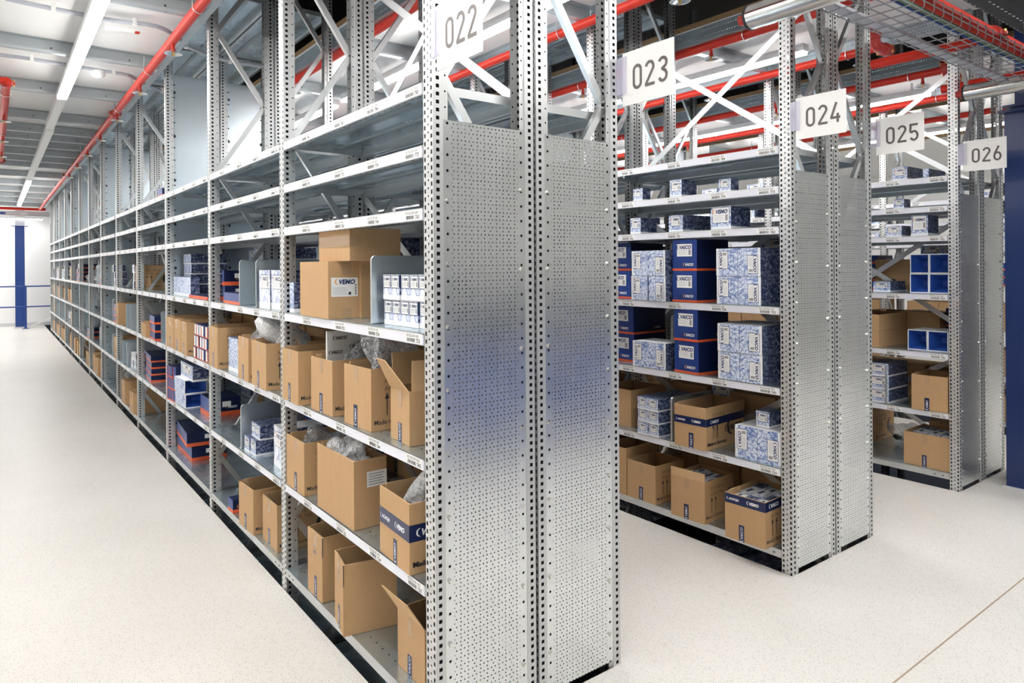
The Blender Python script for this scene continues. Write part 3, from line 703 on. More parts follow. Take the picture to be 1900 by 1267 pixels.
ITEMS=[('022', 1, 5, 'bp', 0.022, 1.304, 1.31, 0.0, 0.062, 0.25, 0.141, 1, 1, 'blue and white patterned box beside the big labelled carton', ''),
 ('022', 1, 5, 'carton', -0.012, 0.814, 1.31, -0.012, 0.331, 0.14, 0.235, 1, 1, 'closed brown carton with a large white VEMO label', 'closed vemo'),
 ('022', 1, 5, 'carton', 0.123, 0.793, 1.31, 0.057, 0.139, 0.22, 0.236, 1, 1, 'closed brown carton half hidden behind the steel divider plate', 'closed plain'),
 ('022', 1, 5, 'carton', 0.03, 0.696, 1.545, -0.0, 0.322, 0.224, 0.132, 1, 1, 'long brown carton with wide clear tape lying on top of the others', 'closed widetape'),
 ('022', 1, 5, 'plate', 0.022, 0.489, 1.31, 0.0, 0.012, 0.36, 0.253, 1, 1, 'steel divider plate beside the little VEMO boxes', ''),
 ('022', 1, 5, 'small', 0.072, 0.155, 1.31, 0.052, 0.305, 0.17, 0.091, 5, 2, 'small white and blue VEMO box', ''),
 ('022', 1, 4, 'carton', -0.022, 1.135, 0.91, -0.026, 0.229, 0.32, 0.238, 1, 1, 'open brown carton next to the second post', 'print'),
 ('022', 1, 4, 'carton', 0.008, 0.825, 0.91, 0.027, 0.223, 0.32, 0.228, 1, 1, 'open brown carton filled with a foam sheet and bags', 'print bagfoam'),
 ('022', 1, 4, 'carton', 0.019, 0.489, 0.91, 0.05, 0.221, 0.33, 0.233, 1, 1, 'open brown carton overflowing with dark clear-bagged parts', 'print bagdark'),
 ('022', 1, 4, 'carton', 0.031, 0.219, 0.91, -0.079, 0.166, 0.33, 0.187, 1, 1, 'brown carton with its flaps standing up', 'flaps'),
 ('022', 1, 3, 'carton', -0.004, 1.118, 0.51, 0.004, 0.226, 0.32, 0.235, 1, 1, 'open brown carton behind the second post holding a grey bag', 'print bagdark'),
 ('022', 1, 3, 'carton', 0.005, 0.615, 0.51, 0.014, 0.362, 0.138, 0.266, 1, 1, 'large worn brown carton with white paper label full of plastic bags', 'paper bag'),
 ('022', 1, 3, 'carton', -0.011, 0.147, 0.51, -0.057, 0.246, 0.32, 0.234, 1, 1, 'open brown carton banded with navy VAICO tape', 'band bagwhite print2'),
 ('022', 1, 2, 'carton', 0.005, 0.938, 0.107, -0.006, 0.172, 0.31, 0.275, 1, 1, 'tall empty open carton on the bottom shelf', 'slit'),
 ('022', 1, 2, 'carton', -0.032, 0.636, 0.107, -0.197, 0.163, 0.211, 0.274, 1, 1, 'empty open carton turned askew and overhanging the bottom shelf', 'slit'),
 ('022', 1, 2, 'carton', 0.048, 0.154, 0.107, -0.01, 0.199, 0.3, 0.202, 1, 1, 'brown carton with front flap leaning out and black contents', 'flapout bagblack'),
 ('022', 2, 5, 'navy', 0.006, 2.136, 1.31, -0.032, 0.376, 0.16, 0.064, 1, 1, 'flat bright blue box with orange base in front of a stack', ''),
 ('022', 2, 5, 'navy', 0.07, 2.692, 1.31, -0.0, 0.046, 0.16, 0.096, 1, 2, 'dark blue orange-edged box stacked behind', ''),
 ('022', 2, 5, 'plate', 0.007, 2.134, 1.31, 0.0, 0.012, 0.36, 0.252, 1, 1, 'steel divider plate right of the bright blue box', ''),
 ('022', 2, 5, 'plate', 0.021, 1.878, 1.31, 0.0, 0.012, 0.36, 0.252, 1, 1, 'steel divider plate left of the white VAICO boxes', ''),
 ('022', 2, 5, 'white', 0.028, 1.483, 1.31, 0.021, 0.336, 0.26, 0.197, 2, 1, 'tall white VAICO box with sketch print', 'vaico'),
 ('022', 2, 4, 'carton', -0.019, 2.511, 0.91, -0.024, 0.227, 0.32, 0.248, 1, 1, 'brown carton with cut corner and single arrow', 'print'),
 ('022', 2, 4, 'bp', 0.026, 2.244, 0.91, 0.015, 0.195, 0.3, 0.199, 1, 1, 'white and blue sketched box between brown cartons', ''),
 ('022', 2, 4, 'carton', -0.016, 1.897, 0.91, -0.04, 0.226, 0.32, 0.233, 1, 1, 'narrow open carton with a raised clear bag', 'print bag'),
 ('022', 2, 4, 'carton', -0.02, 1.588, 0.91, -0.03, 0.268, 0.33, 0.233, 1, 1, 'open brown carton with crumpled white bag on top', 'print bagwhite'),
 ('022', 2, 3, 'plate', 0.007, 2.124, 0.51, 0.0, 0.012, 0.36, 0.245, 1, 1, 'rounded steel divider plate behind the four patterned boxes', ''),
 ('022', 2, 3, 'bp', 0.02, 1.908, 0.51, -0.0, 0.193, 0.1, 0.083, 2, 1, 'patterned box in the lower layer', ''),
 ('022', 2, 3, 'bp', 0.042, 1.895, 0.593, 0.0, 0.157, 0.2, 0.08, 2, 1, 'patterned box in the upper layer', ''),
 ('022', 2, 3, 'white', 0.048, 1.545, 0.51, -0.045, 0.156, 0.3, 0.207, 1, 1, 'tall white box with sketch print beside the second post', ''),
 ('022', 2, 2, 'navy', 0.001, 2.27, 0.107, 0.034, 0.088, 0.09, 0.076, 1, 1, 'small bright blue box with orange base', ''),
 ('022', 2, 2, 'carton', -0.005, 1.864, 0.107, 0.043, 0.231, 0.32, 0.236, 1, 1, 'open brown carton on the bottom shelf behind its smaller neighbour', 'print'),
 ('022', 2, 2, 'carton', 0.022, 1.566, 0.107, -0.004, 0.232, 0.32, 0.232, 1, 1, 'open brown carton on the bottom shelf against the second post', 'print'),
 ('022', 3, 5, 'bp', 0.05, 3.519, 1.31, -0.0, 0.591, 0.06, 0.141, 1, 1, 'wide box with leafy blue and white print', ''),
 ('022', 3, 5, 'bp', 0.115, 3.807, 1.31, -0.0, 0.27, 0.26, 0.313, 2, 4, 'long blue-sketched box in the tall four-layer stack', ''),
 ('022', 3, 5, 'flat', 0.014, 2.897, 1.31, 0.0, 0.527, 0.15, 0.023, 1, 1, 'flat orange-edged lid beside the stack', ''),
 ('022', 3, 4, 'carton', -0.008, 3.83, 0.91, 0.02, 0.245, 0.32, 0.232, 1, 1, 'farthest of three narrow closed cartons with navy tape', ''),
 ('022', 3, 4, 'carton', -0.014, 3.552, 0.91, 0.025, 0.199, 0.32, 0.233, 1, 1, 'middle of three narrow cartons with navy tape', ''),
 ('022', 3, 4, 'carton', -0.026, 3.3, 0.91, -0.04, 0.227, 0.33, 0.229, 1, 1, 'nearest of three narrow cartons showing a black arrow', 'print'),
 ('022', 3, 4, 'stripe', -0.001, 2.818, 0.91, -0.005, 0.385, 0.12, 0.077, 5, 3, 'slim blue white and orange box', ''),
 ('022', 3, 3, 'navy2', -0.006, 3.783, 0.51, 0.096, 0.209, 0.12, 0.087, 3, 3, 'slim upright navy and orange box', ''),
 ('022', 3, 3, 'openbox', 0.0, 3.498, 0.51, 0.035, 0.287, 0.156, 0.101, 1, 2, 'white-edged box with a navy open inside', ''),
 ('022', 3, 3, 'bp', 0.03, 3.383, 0.712, -0.0, 0.386, 0.2, 0.113, 1, 1, 'patterned box lying on the white-edged boxes', 'vemo'),
 ('022', 3, 3, 'navy', 0.064, 3.059, 0.51, -0.004, 0.267, 0.2, 0.126, 1, 1, 'blue box with orange and yellow stripes', ''),
 ('022', 3, 2, 'navy', 0.053, 3.551, 0.107, -0.015, 0.528, 0.24, 0.103, 1, 1, 'lower of two skewed navy boxes with orange edge', 'lab'),
 ('022', 4, 4, 'carton', -0.032, 4.853, 0.91, -0.042, 0.331, 0.28, 0.123, 1, 1, 'lower of two stacked brown cartons with navy band', ''),
 ('022', 4, 4, 'navy', -0.019, 4.517, 0.91, -0.051, 0.312, 0.26, 0.068, 1, 3, 'navy box with orange rim in a three-high stack', ''),
 ('022', 4, 3, 'navy', 0.017, 4.911, 0.51, -0.069, 0.491, 0.26, 0.057, 1, 4, 'navy box with orange rim in a four-high stack', ''),
 ('022', 5, 4, 'carton', -0.022, 6.569, 0.91, -0.022, 0.227, 0.32, 0.231, 1, 1, 'brown carton with small black arrow', ''),
 ('022', 5, 4, 'plate', -0.012, 6.114, 0.91, 0.0, 0.012, 0.36, 0.247, 1, 1, 'left of two close steel divider plates', ''),
 ('022', 5, 4, 'plate', -0.005, 5.885, 0.91, 0.0, 0.012, 0.36, 0.245, 1, 1, 'right of two close steel divider plates', ''),
 ('022', 5, 3, 'plate', -0.008, 6.422, 0.51, 0.0, 0.012, 0.36, 0.248, 1, 1, 'tall steel divider plate', ''),
 ('022', 5, 3, 'plate', 0.003, 6.206, 0.51, 0.0, 0.012, 0.36, 0.243, 1, 1, 'wide steel divider plate beside small white boxes', ''),
 ('022', 5, 3, 'white', 0.044, 5.904, 0.51, 0.053, 0.228, 0.12, 0.077, 2, 2, 'small white box', ''),
 ('022', 5, 2, 'carton', -0.01, 6.241, 0.107, -0.0, 0.232, 0.32, 0.238, 1, 1, 'tall brown carton with a clear bag on it', ''),
 ('022', 5, 2, 'carton', -0.02, 5.634, 0.107, -0.0, 0.232, 0.3, 0.201, 1, 1, 'short brown carton in front of a taller one', ''),
 ('024', 1, 7, 'bp', 2.041, 0.984, 1.91, -0.0, 0.078, 0.07, 0.076, 1, 1, 'small VEMO box leftmost on its shelf', 'vemo'),
 ('024', 1, 7, 'bp', 2.041, 0.691, 1.91, -0.0, 0.087, 0.136, 0.099, 1, 1, 'VEMO box with long dark sketched side', 'vemo'),
 ('024', 1, 7, 'bp', 2.041, 0.36, 1.91, -0.0, 0.078, 0.07, 0.07, 1, 1, 'shallow VEMO box rightmost on its shelf', 'vemo'),
 ('024', 1, 6, 'bp', 2.041, 1.0, 1.71, -0.0, 0.086, 0.143, 0.098, 1, 1, 'leftmost patterned box with small white label', 'vemo'),
 ('024', 1, 6, 'bp', 2.041, 0.683, 1.71, -0.0, 0.104, 0.255, 0.096, 1, 1, 'middle patterned box with long dark side', 'vemo'),
 ('024', 1, 6, 'bp', 2.041, 0.359, 1.71, -0.0, 0.13, 0.175, 0.123, 1, 1, 'largest VEMO box with big bold label', 'vemo big'),
 ('024', 1, 5, 'navybig', 2.091, 1.128, 1.31, -0.0, 0.217, 0.3, 0.349, 1, 2, 'navy orange-based box partly hidden by white ones', ''),
 ('024', 1, 5, 'white2', 1.988, 0.766, 1.31, -0.093, 0.289, 0.07, 0.295, 2, 2, 'white VAICO box left of the navy stack', ''),
 ('024', 1, 5, 'navybig', 2.015, 0.564, 1.31, -0.05, 0.18, 0.268, 0.352, 1, 2, 'royal blue VAICO box', 'vaico'),
 ('024', 1, 5, 'white2', 2.025, 0.175, 1.31, -0.018, 0.275, 0.171, 0.296, 2, 2, 'white VAICO box right of the navy stack', ''),
 ('024', 1, 4, 'navybig', 2.111, 1.125, 0.91, -0.0, 0.241, 0.3, 0.349, 1, 2, 'navy orange-based box in the left corner', ''),
 ('024', 1, 4, 'white2', 2.012, 0.786, 0.91, 0.024, 0.255, 0.2, 0.154, 2, 1, 'white VAICO box standing single height', ''),
 ('024', 1, 4, 'navybig', 2.009, 0.555, 0.91, -0.067, 0.18, 0.253, 0.361, 1, 2, 'royal blue VAICO box', 'vaico'),
 ('024', 1, 4, 'white2', 2.02, 0.165, 0.91, 0.026, 0.267, 0.3, 0.296, 2, 2, 'white VAICO box right of the navy stack', ''),
 ('024', 1, 3, 'carton', 2.061, 1.106, 0.51, 0.017, 0.26, 0.3, 0.233, 1, 1, 'brown carton behind the front post with bags', ''),
 ('024', 1, 3, 'bp', 2.0, 0.834, 0.51, 0.0, 0.164, 0.34, 0.221, 2, 3, 'blue-sketched box in the three-high stack', 'vemo'),
 ('024', 1, 3, 'plate', 2.014, 0.75, 0.51, 0.0, 0.012, 0.36, 0.248, 1, 1, 'steel divider plate behind the taped carton', ''),
 ('024', 1, 3, 'carton', 1.98, 0.483, 0.51, 0.062, 0.209, 0.479, 0.232, 1, 1, 'wide open carton banded with navy tape', 'band print2 logo'),
 ('024', 1, 3, 'white2', 2.041, 0.078, 0.51, 0.038, 0.262, 0.2, 0.167, 2, 1, 'white VAICO box at the right end', ''),
 ('024', 1, 2, 'carton', 2.003, 1.095, 0.107, 0.077, 0.169, 0.32, 0.287, 1, 1, 'brown carton cut off by the front post', ''),
 ('024', 1, 2, 'carton', 2.009, 0.867, 0.107, 0.022, 0.223, 0.264, 0.227, 1, 1, 'left open carton with arrows and navy tape', 'print'),
 ('024', 1, 2, 'carton', 1.985, 0.499, 0.107, 0.062, 0.225, 0.288, 0.229, 1, 1, 'middle open carton packed with small boxes', 'print flapup smalls'),
 ('024', 1, 2, 'carton', 1.951, 0.11, 0.107, 0.048, 0.23, 0.33, 0.233, 1, 1, 'right open carton ringed with navy VEMO tape', 'bandtop print smalls'),
 ('026', 1, 8, 'bp', 4.05, 0.329, 2.11, -0.0, 0.103, 0.252, 0.095, 1, 1, 'pale patterned VEMO box on the top shelf', 'vemo'),
 ('026', 1, 7, 'bp', 4.05, 0.35, 1.91, -0.0, 0.074, 0.1, 0.067, 1, 1, 'tiny white box with label', 'vemo'),
 ('026', 1, 6, 'bp', 4.05, 0.368, 1.71, -0.0, 0.112, 0.14, 0.079, 1, 1, 'low dark blue patterned box', ''),
 ('026', 1, 6, 'bp', 4.05, 0.197, 1.71, -0.0, 0.109, 0.172, 0.144, 1, 1, 'square VEMO box with orange logo', 'vemo big'),
 ('026', 1, 5, 'openbox', 4.133, 0.097, 1.31, 0.0, 0.255, 0.3, 0.275, 2, 2, 'deep open-ended navy box', ''),
 ('026', 1, 5, 'bp', 4.171, 0.5, 1.31, 0.0, 0.126, 0.248, 0.077, 1, 1, 'white and navy box at shelf level', 'vemo'),
 ('026', 1, 4, 'carton', 4.03, 0.518, 0.91, 0.0, 0.21, 0.443, 0.238, 1, 2, 'brown carton with navy tape in a pair', ''),
 ('026', 1, 4, 'openbox', 4.102, 0.092, 0.91, 0.0, 0.264, 0.25, 0.142, 2, 1, 'low open-ended navy box', ''),
 ('026', 1, 3, 'bp', 4.052, 0.463, 0.51, 0.0, 0.151, 0.3, 0.284, 1, 3, 'blue flowery box in the three-high pile', ''),
 ('026', 1, 3, 'carton', 4.015, 0.067, 0.51, 0.055, 0.225, 0.33, 0.241, 1, 1, 'open brown carton with VEMO tape tab', 'tapetab'),
 ('026', 1, 2, 'carton', 4.054, 0.071, 0.107, -0.003, 0.296, 0.33, 0.228, 1, 1, 'low wide carton packed with wrapped blue boxes', 'smalls'),
 ('022', 3, 2, 'navy', 0.028, 3.56, 0.214, -0.07, 0.528, 0.3, 0.102, 1, 1, 'upper of two skewed navy boxes with orange edge', 'lab'),
 ('024', 1, 3, 'bp', 2.076, 0.163, 0.678, 0.0, 0.08, 0.12, 0.084, 1, 1, 'small sketched box lying on the white boxes at the right end', '')]
# ================================================================ goods
MBRINK = newmat('faded_brown_print', (.16, .09, .045), .7)
def frames(d, w):
    Ff = lambda u, v, e: (-d/2-e, -u, v)
    Fs = lambda u, v, e: (u, -w/2-e, v)
    return Ff, Fs
def crescent(m, fr, cu, cv, r, mat, rot=0, e=.0009):
    n = 14; pts = []
    for i in range(n+1): a = math.radians(75+(285-75)*i/n); pts.append((r*math.cos(a), r*math.sin(a)))
    inn = []
    for i in range(n+1): a = math.radians(75+(285-75)*i/n); inn.append((r*.32+r*.88*math.cos(a)*1.02, r*.96*math.sin(a)))
    ca_, sa = math.cos(rot), math.sin(rot)
    R = lambda p: (cu+p[0]*ca_-p[1]*sa, cv+p[0]*sa+p[1]*ca_)
    for i in range(n): m.face([fr(*R(q), e) for q in (pts[i], pts[i+1], inn[i+1], inn[i])], mat)
def logo(m, fr, txt, size, cu, cv, mt, mc, rot=0, e=.0009, bold=.045):
    vs, fs, w, h = glyphs(txt, .25, bold)
    W = w*size; c, s = math.cos(rot), math.sin(rot); dx = -W/2-size*.12
    crescent(m, fr, cu+dx*c, cv+dx*s, size*.48, mc, rot, e)
    m.text(fr, txt, size, cu+size*.1*c, cv+size*.1*s, mt, rot, .25, bold, e=e)
def label(m, fr, cu, cv, lw, lh, txt, rot=0, big=False, orange=True):
    c, s = math.cos(rot), math.sin(rot)
    def f2(u, v, e): return fr(cu+u*c-v*s, cv+u*s+v*c, e)
    m.quad2(f2, -lw/2-.0025, lw/2+.0025, -lh/2-.0025, lh/2+.0025, MLOGO_B, .0005)
    m.quad2(f2, -lw/2, lw/2, -lh/2, lh/2, MPAPER, .0008)
    logo(m, f2, txt, min(lh*.40, lw*.27), lw*.03, lh*.24, MLOGO_B, MLOGO_O if orange else MLOGO_B, e=.0011)
    for i in range(4): m.quad2(f2, -lw*.42, lw*(.1 if i % 2 else .2), -lh*(.02+.10*i)-.0006, -lh*(.02+.10*i)+.0006, MGINK, .0011)
    x = lw*.28
    for i in range(5): m.quad2(f2, x, x+lw*.018, -lh*.38, lh*.02, MINK, .0011); x += lw*.03
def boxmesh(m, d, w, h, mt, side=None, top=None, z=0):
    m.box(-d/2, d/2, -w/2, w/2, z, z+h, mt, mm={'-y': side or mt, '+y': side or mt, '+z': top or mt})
CT = [0]
def arrows(m, fr, cu, cv, s, two=True):
    for k in ((-1, 1) if two else (0,)):
        x = cu+k*s*.22
        m.quad2(fr, x-s*.025, x+s*.025, cv-s*.5, cv+s*.3, MINK, .0009)
        m.face([fr(x-s*.11, cv+s*.22, .0009), fr(x+s*.11, cv+s*.22, .0009), fr(x, cv+s*.5, .0009)], MINK)
def bag_mesh(sx, sy, sz, seed, mt, jag=.35):
    from mathutils import noise as mn
    rr = random.Random(seed); bm = bmesh.new(); bmesh.ops.create_icosphere(bm, subdivisions=4, radius=1)
    peaks = [(Vector((rr.uniform(-1, 1), rr.uniform(-1, 1), rr.uniform(0, 1))).normalized(), rr.uniform(.12, .45)) for _ in range(8)]
    planes = [(Vector((rr.gauss(0, 1), rr.gauss(0, 1), rr.gauss(0, .8))).normalized(), rr.uniform(.5, .95)) for _ in range(22)]
    S = Vector((seed*1.7, seed*.3, seed*2.1))
    for v in bm.verts:
        n = v.co.normalized(); k = 1.15
        for d, lim in planes:                       # facets of creased film
            c = n.dot(d)
            if c > .05: k = min(k, lim/c)
        for d, a in peaks:                          # pulled-up corners
            c = n.dot(d)
            if c > .85: k += a*((c-.85)/.15)**1.3
        k += .13*(1-2*abs(mn.noise(n*4+S)))*.6+.05*(1-2*abs(mn.noise(n*11+S)))
        p = n*k
        v.co = Vector((p.x*sx, p.y*sy, (p.z if p.z > 0 else p.z*.3)*sz))
    me = bpy.data.meshes.new('plastic_bag'); bm.to_mesh(me); bm.free(); me.materials.append(mt)
    z = min(v.co.z for v in me.vertices)
    for v in me.vertices: v.co.z -= z
    return me
def lumps(sx, sy, sz, seed, mt):
    rr = random.Random(seed); m = M()
    for _ in range(7):
        a = Vector((rr.uniform(-.6, .6)*sx, rr.uniform(-.6, .6)*sy, rr.uniform(.05, .5)*sz)); b = a+Vector((rr.uniform(-.5, .5)*sx, rr.uniform(-.5, .5)*sy, rr.uniform(-.1, .3)*sz)); b.z = max(b.z, .02)
        m.tube([a, (a+b)/2, b], [sz*.12, sz*.2, sz*.1], mt, 8)
    return m
def bag(x, y, z, sx, sy, sz, seed, kind, lab, rz=0, group=None):
    mt = {'w': MFILMW, 'c': MFILM, 'g': MFILMG}[kind]
    w = empty('plastic_bag', (x, y, z), rz); link('film', bag_mesh(sx, sy, sz, seed, mt), w)
    if kind != 'w': lumps(sx, sy, sz, seed+5, MFLOORBLACK if kind == 'g' else MFILMW if seed % 2 else MFLOORBLACK).build('wrapped_parts', w)
    return tag(w, lab, 'bag', group)
def tape_strip(m, fr, u, v0, v1, wd, mt=MNAVYTAPE, e=.0007): m.quad2(fr, u-wd/2, u+wd/2, v0, v1, mt, e)
def carton(root, d, w, h, fl, seed=0):
    rr = random.Random(seed); Ff, Fs = frames(d, w); t = .0045; pale = MCARD
    m = M(); hh = h
    closed = 'closed' in fl
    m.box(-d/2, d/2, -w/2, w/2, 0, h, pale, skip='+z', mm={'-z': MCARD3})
    if closed: m.face([(-d/2, -w/2, h), (d/2, -w/2, h), (d/2, w/2, h), (-d/2, w/2, h)], pale)
    else:
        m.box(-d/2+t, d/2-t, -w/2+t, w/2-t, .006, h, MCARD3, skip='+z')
        for q in ([(-d/2, -w/2), (d/2, -w/2), (d/2-t, -w/2+t), (-d/2+t, -w/2+t)], [(d/2, -w/2), (d/2, w/2), (d/2-t, w/2-t), (d/2-t, -w/2+t)],
                  [(d/2, w/2), (-d/2, w/2), (-d/2+t, w/2-t), (d/2-t, w/2-t)], [(-d/2, w/2), (-d/2, -w/2), (-d/2+t, -w/2+t), (-d/2+t, w/2-t)]):
            m.face([(a, b, h) for a, b in q], MCARD2)
    body = m.build('carton_body', root)
    if not closed and 'flaps' not in fl and 'flapout' not in fl and w > .1:   # flaps folded inward, seen as a slightly raised strip
        f = M(); f.box(-d/2+t, -d/2+2.2*t, -w/2+.01, w/2-.01, h-.07, h-.002, MCARD3); f.box(-d/2+.02, d/2-.02, w/2-2.4*t, w/2-t, h-.10, h+.006, MCARD2); f.build('folded_flap', root)
    if 'flaps' in fl:
        for (a, q) in (('front_flap', [(-d/2, -w/2, h), (-d/2, w/2, h), (-d/2-.045, w/2+.01, h+.10), (-d/2-.045, -w/2+.10, h+.10)]), ('side_flap', [(-d/2+.01, -w/2, h), (d/2, -w/2, h), (d/2, -w/2-.004, h+.105), (-d/2+.01, -w/2-.004, h+.105)]),
                       ('rear_flap', [(-d/2+.01, w/2, h), (d/2, w/2, h), (d/2, w/2+.01, h+.115), (-d/2+.01, w/2+.01, h+.115)])):
            f = M(); f.face(q, MCARD2); n_ = (Vector(q[1])-Vector(q[0])).cross(Vector(q[2])-Vector(q[1])).normalized()*.004
            f.face([Vector(p)-n_ for p in q][::-1], MCARD)
            for i in range(4): a_, b_ = Vector(q[i]), Vector(q[(i+1) % 4]); f.face([a_, a_-n_, b_-n_, b_], MCARD2)
            f.build(a, root)
    if 'flapout' in fl:
        q = [(-d/2, w/2, h), (-d/2, -w/2, h), (-d/2-.05, -w/2+.03, h+.085), (-d/2-.06, w/2+.005, h+.095)]
        f = M(); f.face(q, MCARD2); f.face([(p[0]+.004, p[1], p[2]) for p in q][::-1], MCARD3)
        for i in range(4): a_, b_ = q[i], q[(i+1) % 4]; f.face([a_, (a_[0]+.004, a_[1], a_[2]), (b_[0]+.004, b_[1], b_[2]), b_], MCARD2)
        f.build('front_flap', root)
    if 'flapup' in fl:
        f = M(); f.box(-d/2, -d/2+.004, -w/2, w/2, h-.001, h+.045, MCARD2); f.build('front_flap', root)
    # tape
    if 'plain' not in fl and 'vemo' not in fl and 'paper' not in fl and 'widetape' not in fl:
        n_ = M(); u = rr.uniform(-.02, .01)
        top = min(h*.36, .09)
        tape_strip(n_, Ff, u, .0, top, .030)
        o = n_.build('navy_tape', root); o['label'] = 'navy tape with white lettering'
        n2 = M(); logo(n2, Ff, 'VAICO' if seed % 2 else 'VEMO', .020, u, top*.5, MLOGO_W, MLOGO_W, rot=math.pi/2, e=.0012, bold=.01); n2.build('lettering', o)
        if not closed and h > .15 and 'band' not in fl:
            n3 = M(); tape_strip(n3, Ff, u+.003, h-.062, h, .032, MTAPE); n3.build('clear_tape', root)
    if 'widetape' in fl:
        n3 = M(); n3.quad2(Ff, -w/2, w/2, h*.45, h*.78, MTAPE, .0008); n3.quad2(Fs, -d/2, -d/2+.05, h*.45, h*.78, MTAPE, .0008); n3.build('clear_tape', root)
    if 'vemo' in fl:
        n3 = M(); n3.quad2(Fs, -.01, .03, h-.055, h, MTAPE, .0007); n3.quad2(Fs, -.01, .03, 0, .045, MTAPE, .0007); n3.build('clear_tape', root)
        n4 = M(); c, v = .0, h*.55; lw, lh = min(.115, d*.85), .078
        n4.quad2(Fs, c-lw/2, c+lw/2, v-lh/2, v+lh/2, MPAPER, .0012)
        logo(n4, Fs, 'VEMO', .026, c+.008, v+.022, MLOGO_B, MLOGO_O, e=.0016)
        for i in range(6): n4.quad2(Fs, c-lw*.45, c+lw*(.05+.04*(i % 3)), v-.003-i*.0055, v-.0018-i*.0055, MGINK, .0016)
        for i in range(7): n4.quad2(Fs, c+lw*.38, c+lw*.46, v-.03+i*.0065, v-.027+i*.0065, MINK, .0016)
        n4.quad2(Fs, c+lw*.14, c+lw*.24, v-.032, v-.020, MINK, .0016)
        n4.build('shipping_label', root)['label'] = 'white label printed VEMO'
    if 'paper' in fl:
        n4 = M(); c, v = .02, h*.70; n4.quad2(Fs, c-.035, c+.05, v-.03, v+.03, MPAPER, .0012)
        for i in range(5): n4.quad2(Fs, c-.028, c+.036-.006*(i % 2), v+.018-i*.010, v+.0215-i*.010, MGINK, .0016)
        n4.build('shipping_label', root)
        for k in (-.33, -.1, .14): n5 = M(); n5.quad2(Ff, w*k-.0008, w*k+.0008, 0, h, MCARD3, .0006); n5.build('crease', root)
    if 'print' in fl:
        p = M()
        if d > .2:
            a0 = -d/2
            arrows(p, Fs, a0+.085, h*.42, .085, True)
            p.text(Fs, 'ATF WB 4L', .026, a0+.055, h*.80, MBRINK, align='l'); p.text(Fs, 'Art.Nr. V60', .025, a0+.055, h*.67, MBRINK, align='l')
            p.text(Fs, 'Made in Germany', .025, a0+.012, .032, MINK, align='l', bold=.01)
            crescent(p, Fs, a0+.25, h*.45, .05, MINK)
        p.build('printing', root)
    if 'logo' in fl:
        p = M(); logo(p, Fs, 'VAICO', .046, .085, h*.42, MINK, MINK); p.build('brand_print', root)
    if 'slit' in fl:
        p = M(); p.quad2(Fs, -d/2, -d/2+.003, h*.70, h, MINK, .0008); p.quad2(Ff, w/2-.002, w/2, h*.7, h, MINK, .0008)
        p.text(Ff, 'VAICO', .016, 0, h*.78, MGINK); 
        for i in range(8): p.quad2(Ff, -.018+i*.0045, -.016+i*.0045, h*.66, h*.72, MGINK, .0009)
        p.build('printing', root)
    if 'band' in fl or 'bandtop' in fl:
        z0, z1 = (h*.46, h*.70) if 'bandtop' not in fl else (h-.05, h-.002)
        if 'print2' in fl and 'logo' in fl: z0, z1 = h*.56, h*.74
        p = M(); p.quad2(Ff, -w/2, w/2, z0, z1, MNAVYTAPE, .0012); p.quad2(Fs, -d/2-.0012, d/2, z0, z1, MNAVYTAPE, .0012)
        p.build('navy_tape_band', root)
        sz = (z1-z0)*.52; zc = (z0+z1)/2
        for (fr_, tx, s_, cu) in ((Ff, 'ACHOJA', sz*.6, -w*.28), (Ff, 'VEMO', sz*.8, w*.22), (Fs, 'VAICO', sz, -d/2+.085)):
            q = M(); logo(q, fr_, tx, s_, cu, zc, MLOGO_W, MLOGO_W, e=.0018); q.build('tape_lettering', root)
    if 'print2' in fl:
        p = M(); p.text(Fs, 'Made in Germany', .026, -d/2+.015, .032, MINK, align='l', bold=.01); arrows(p, Fs, -d/2+.095, h*.38, .06, 'logo' in fl); p.build('printing', root)
    return body
def place(x, y, z, yaw, w, d, label_, cat, name, group=None):
    o = empty(name, (0, 0, 0), yaw); c, s = math.cos(yaw), math.sin(yaw)
    ox, oy = d/2, w/2
    o.location = (x+c*ox-s*oy, y+s*ox+c*oy, z)
    return tag(o, label_, cat, group)
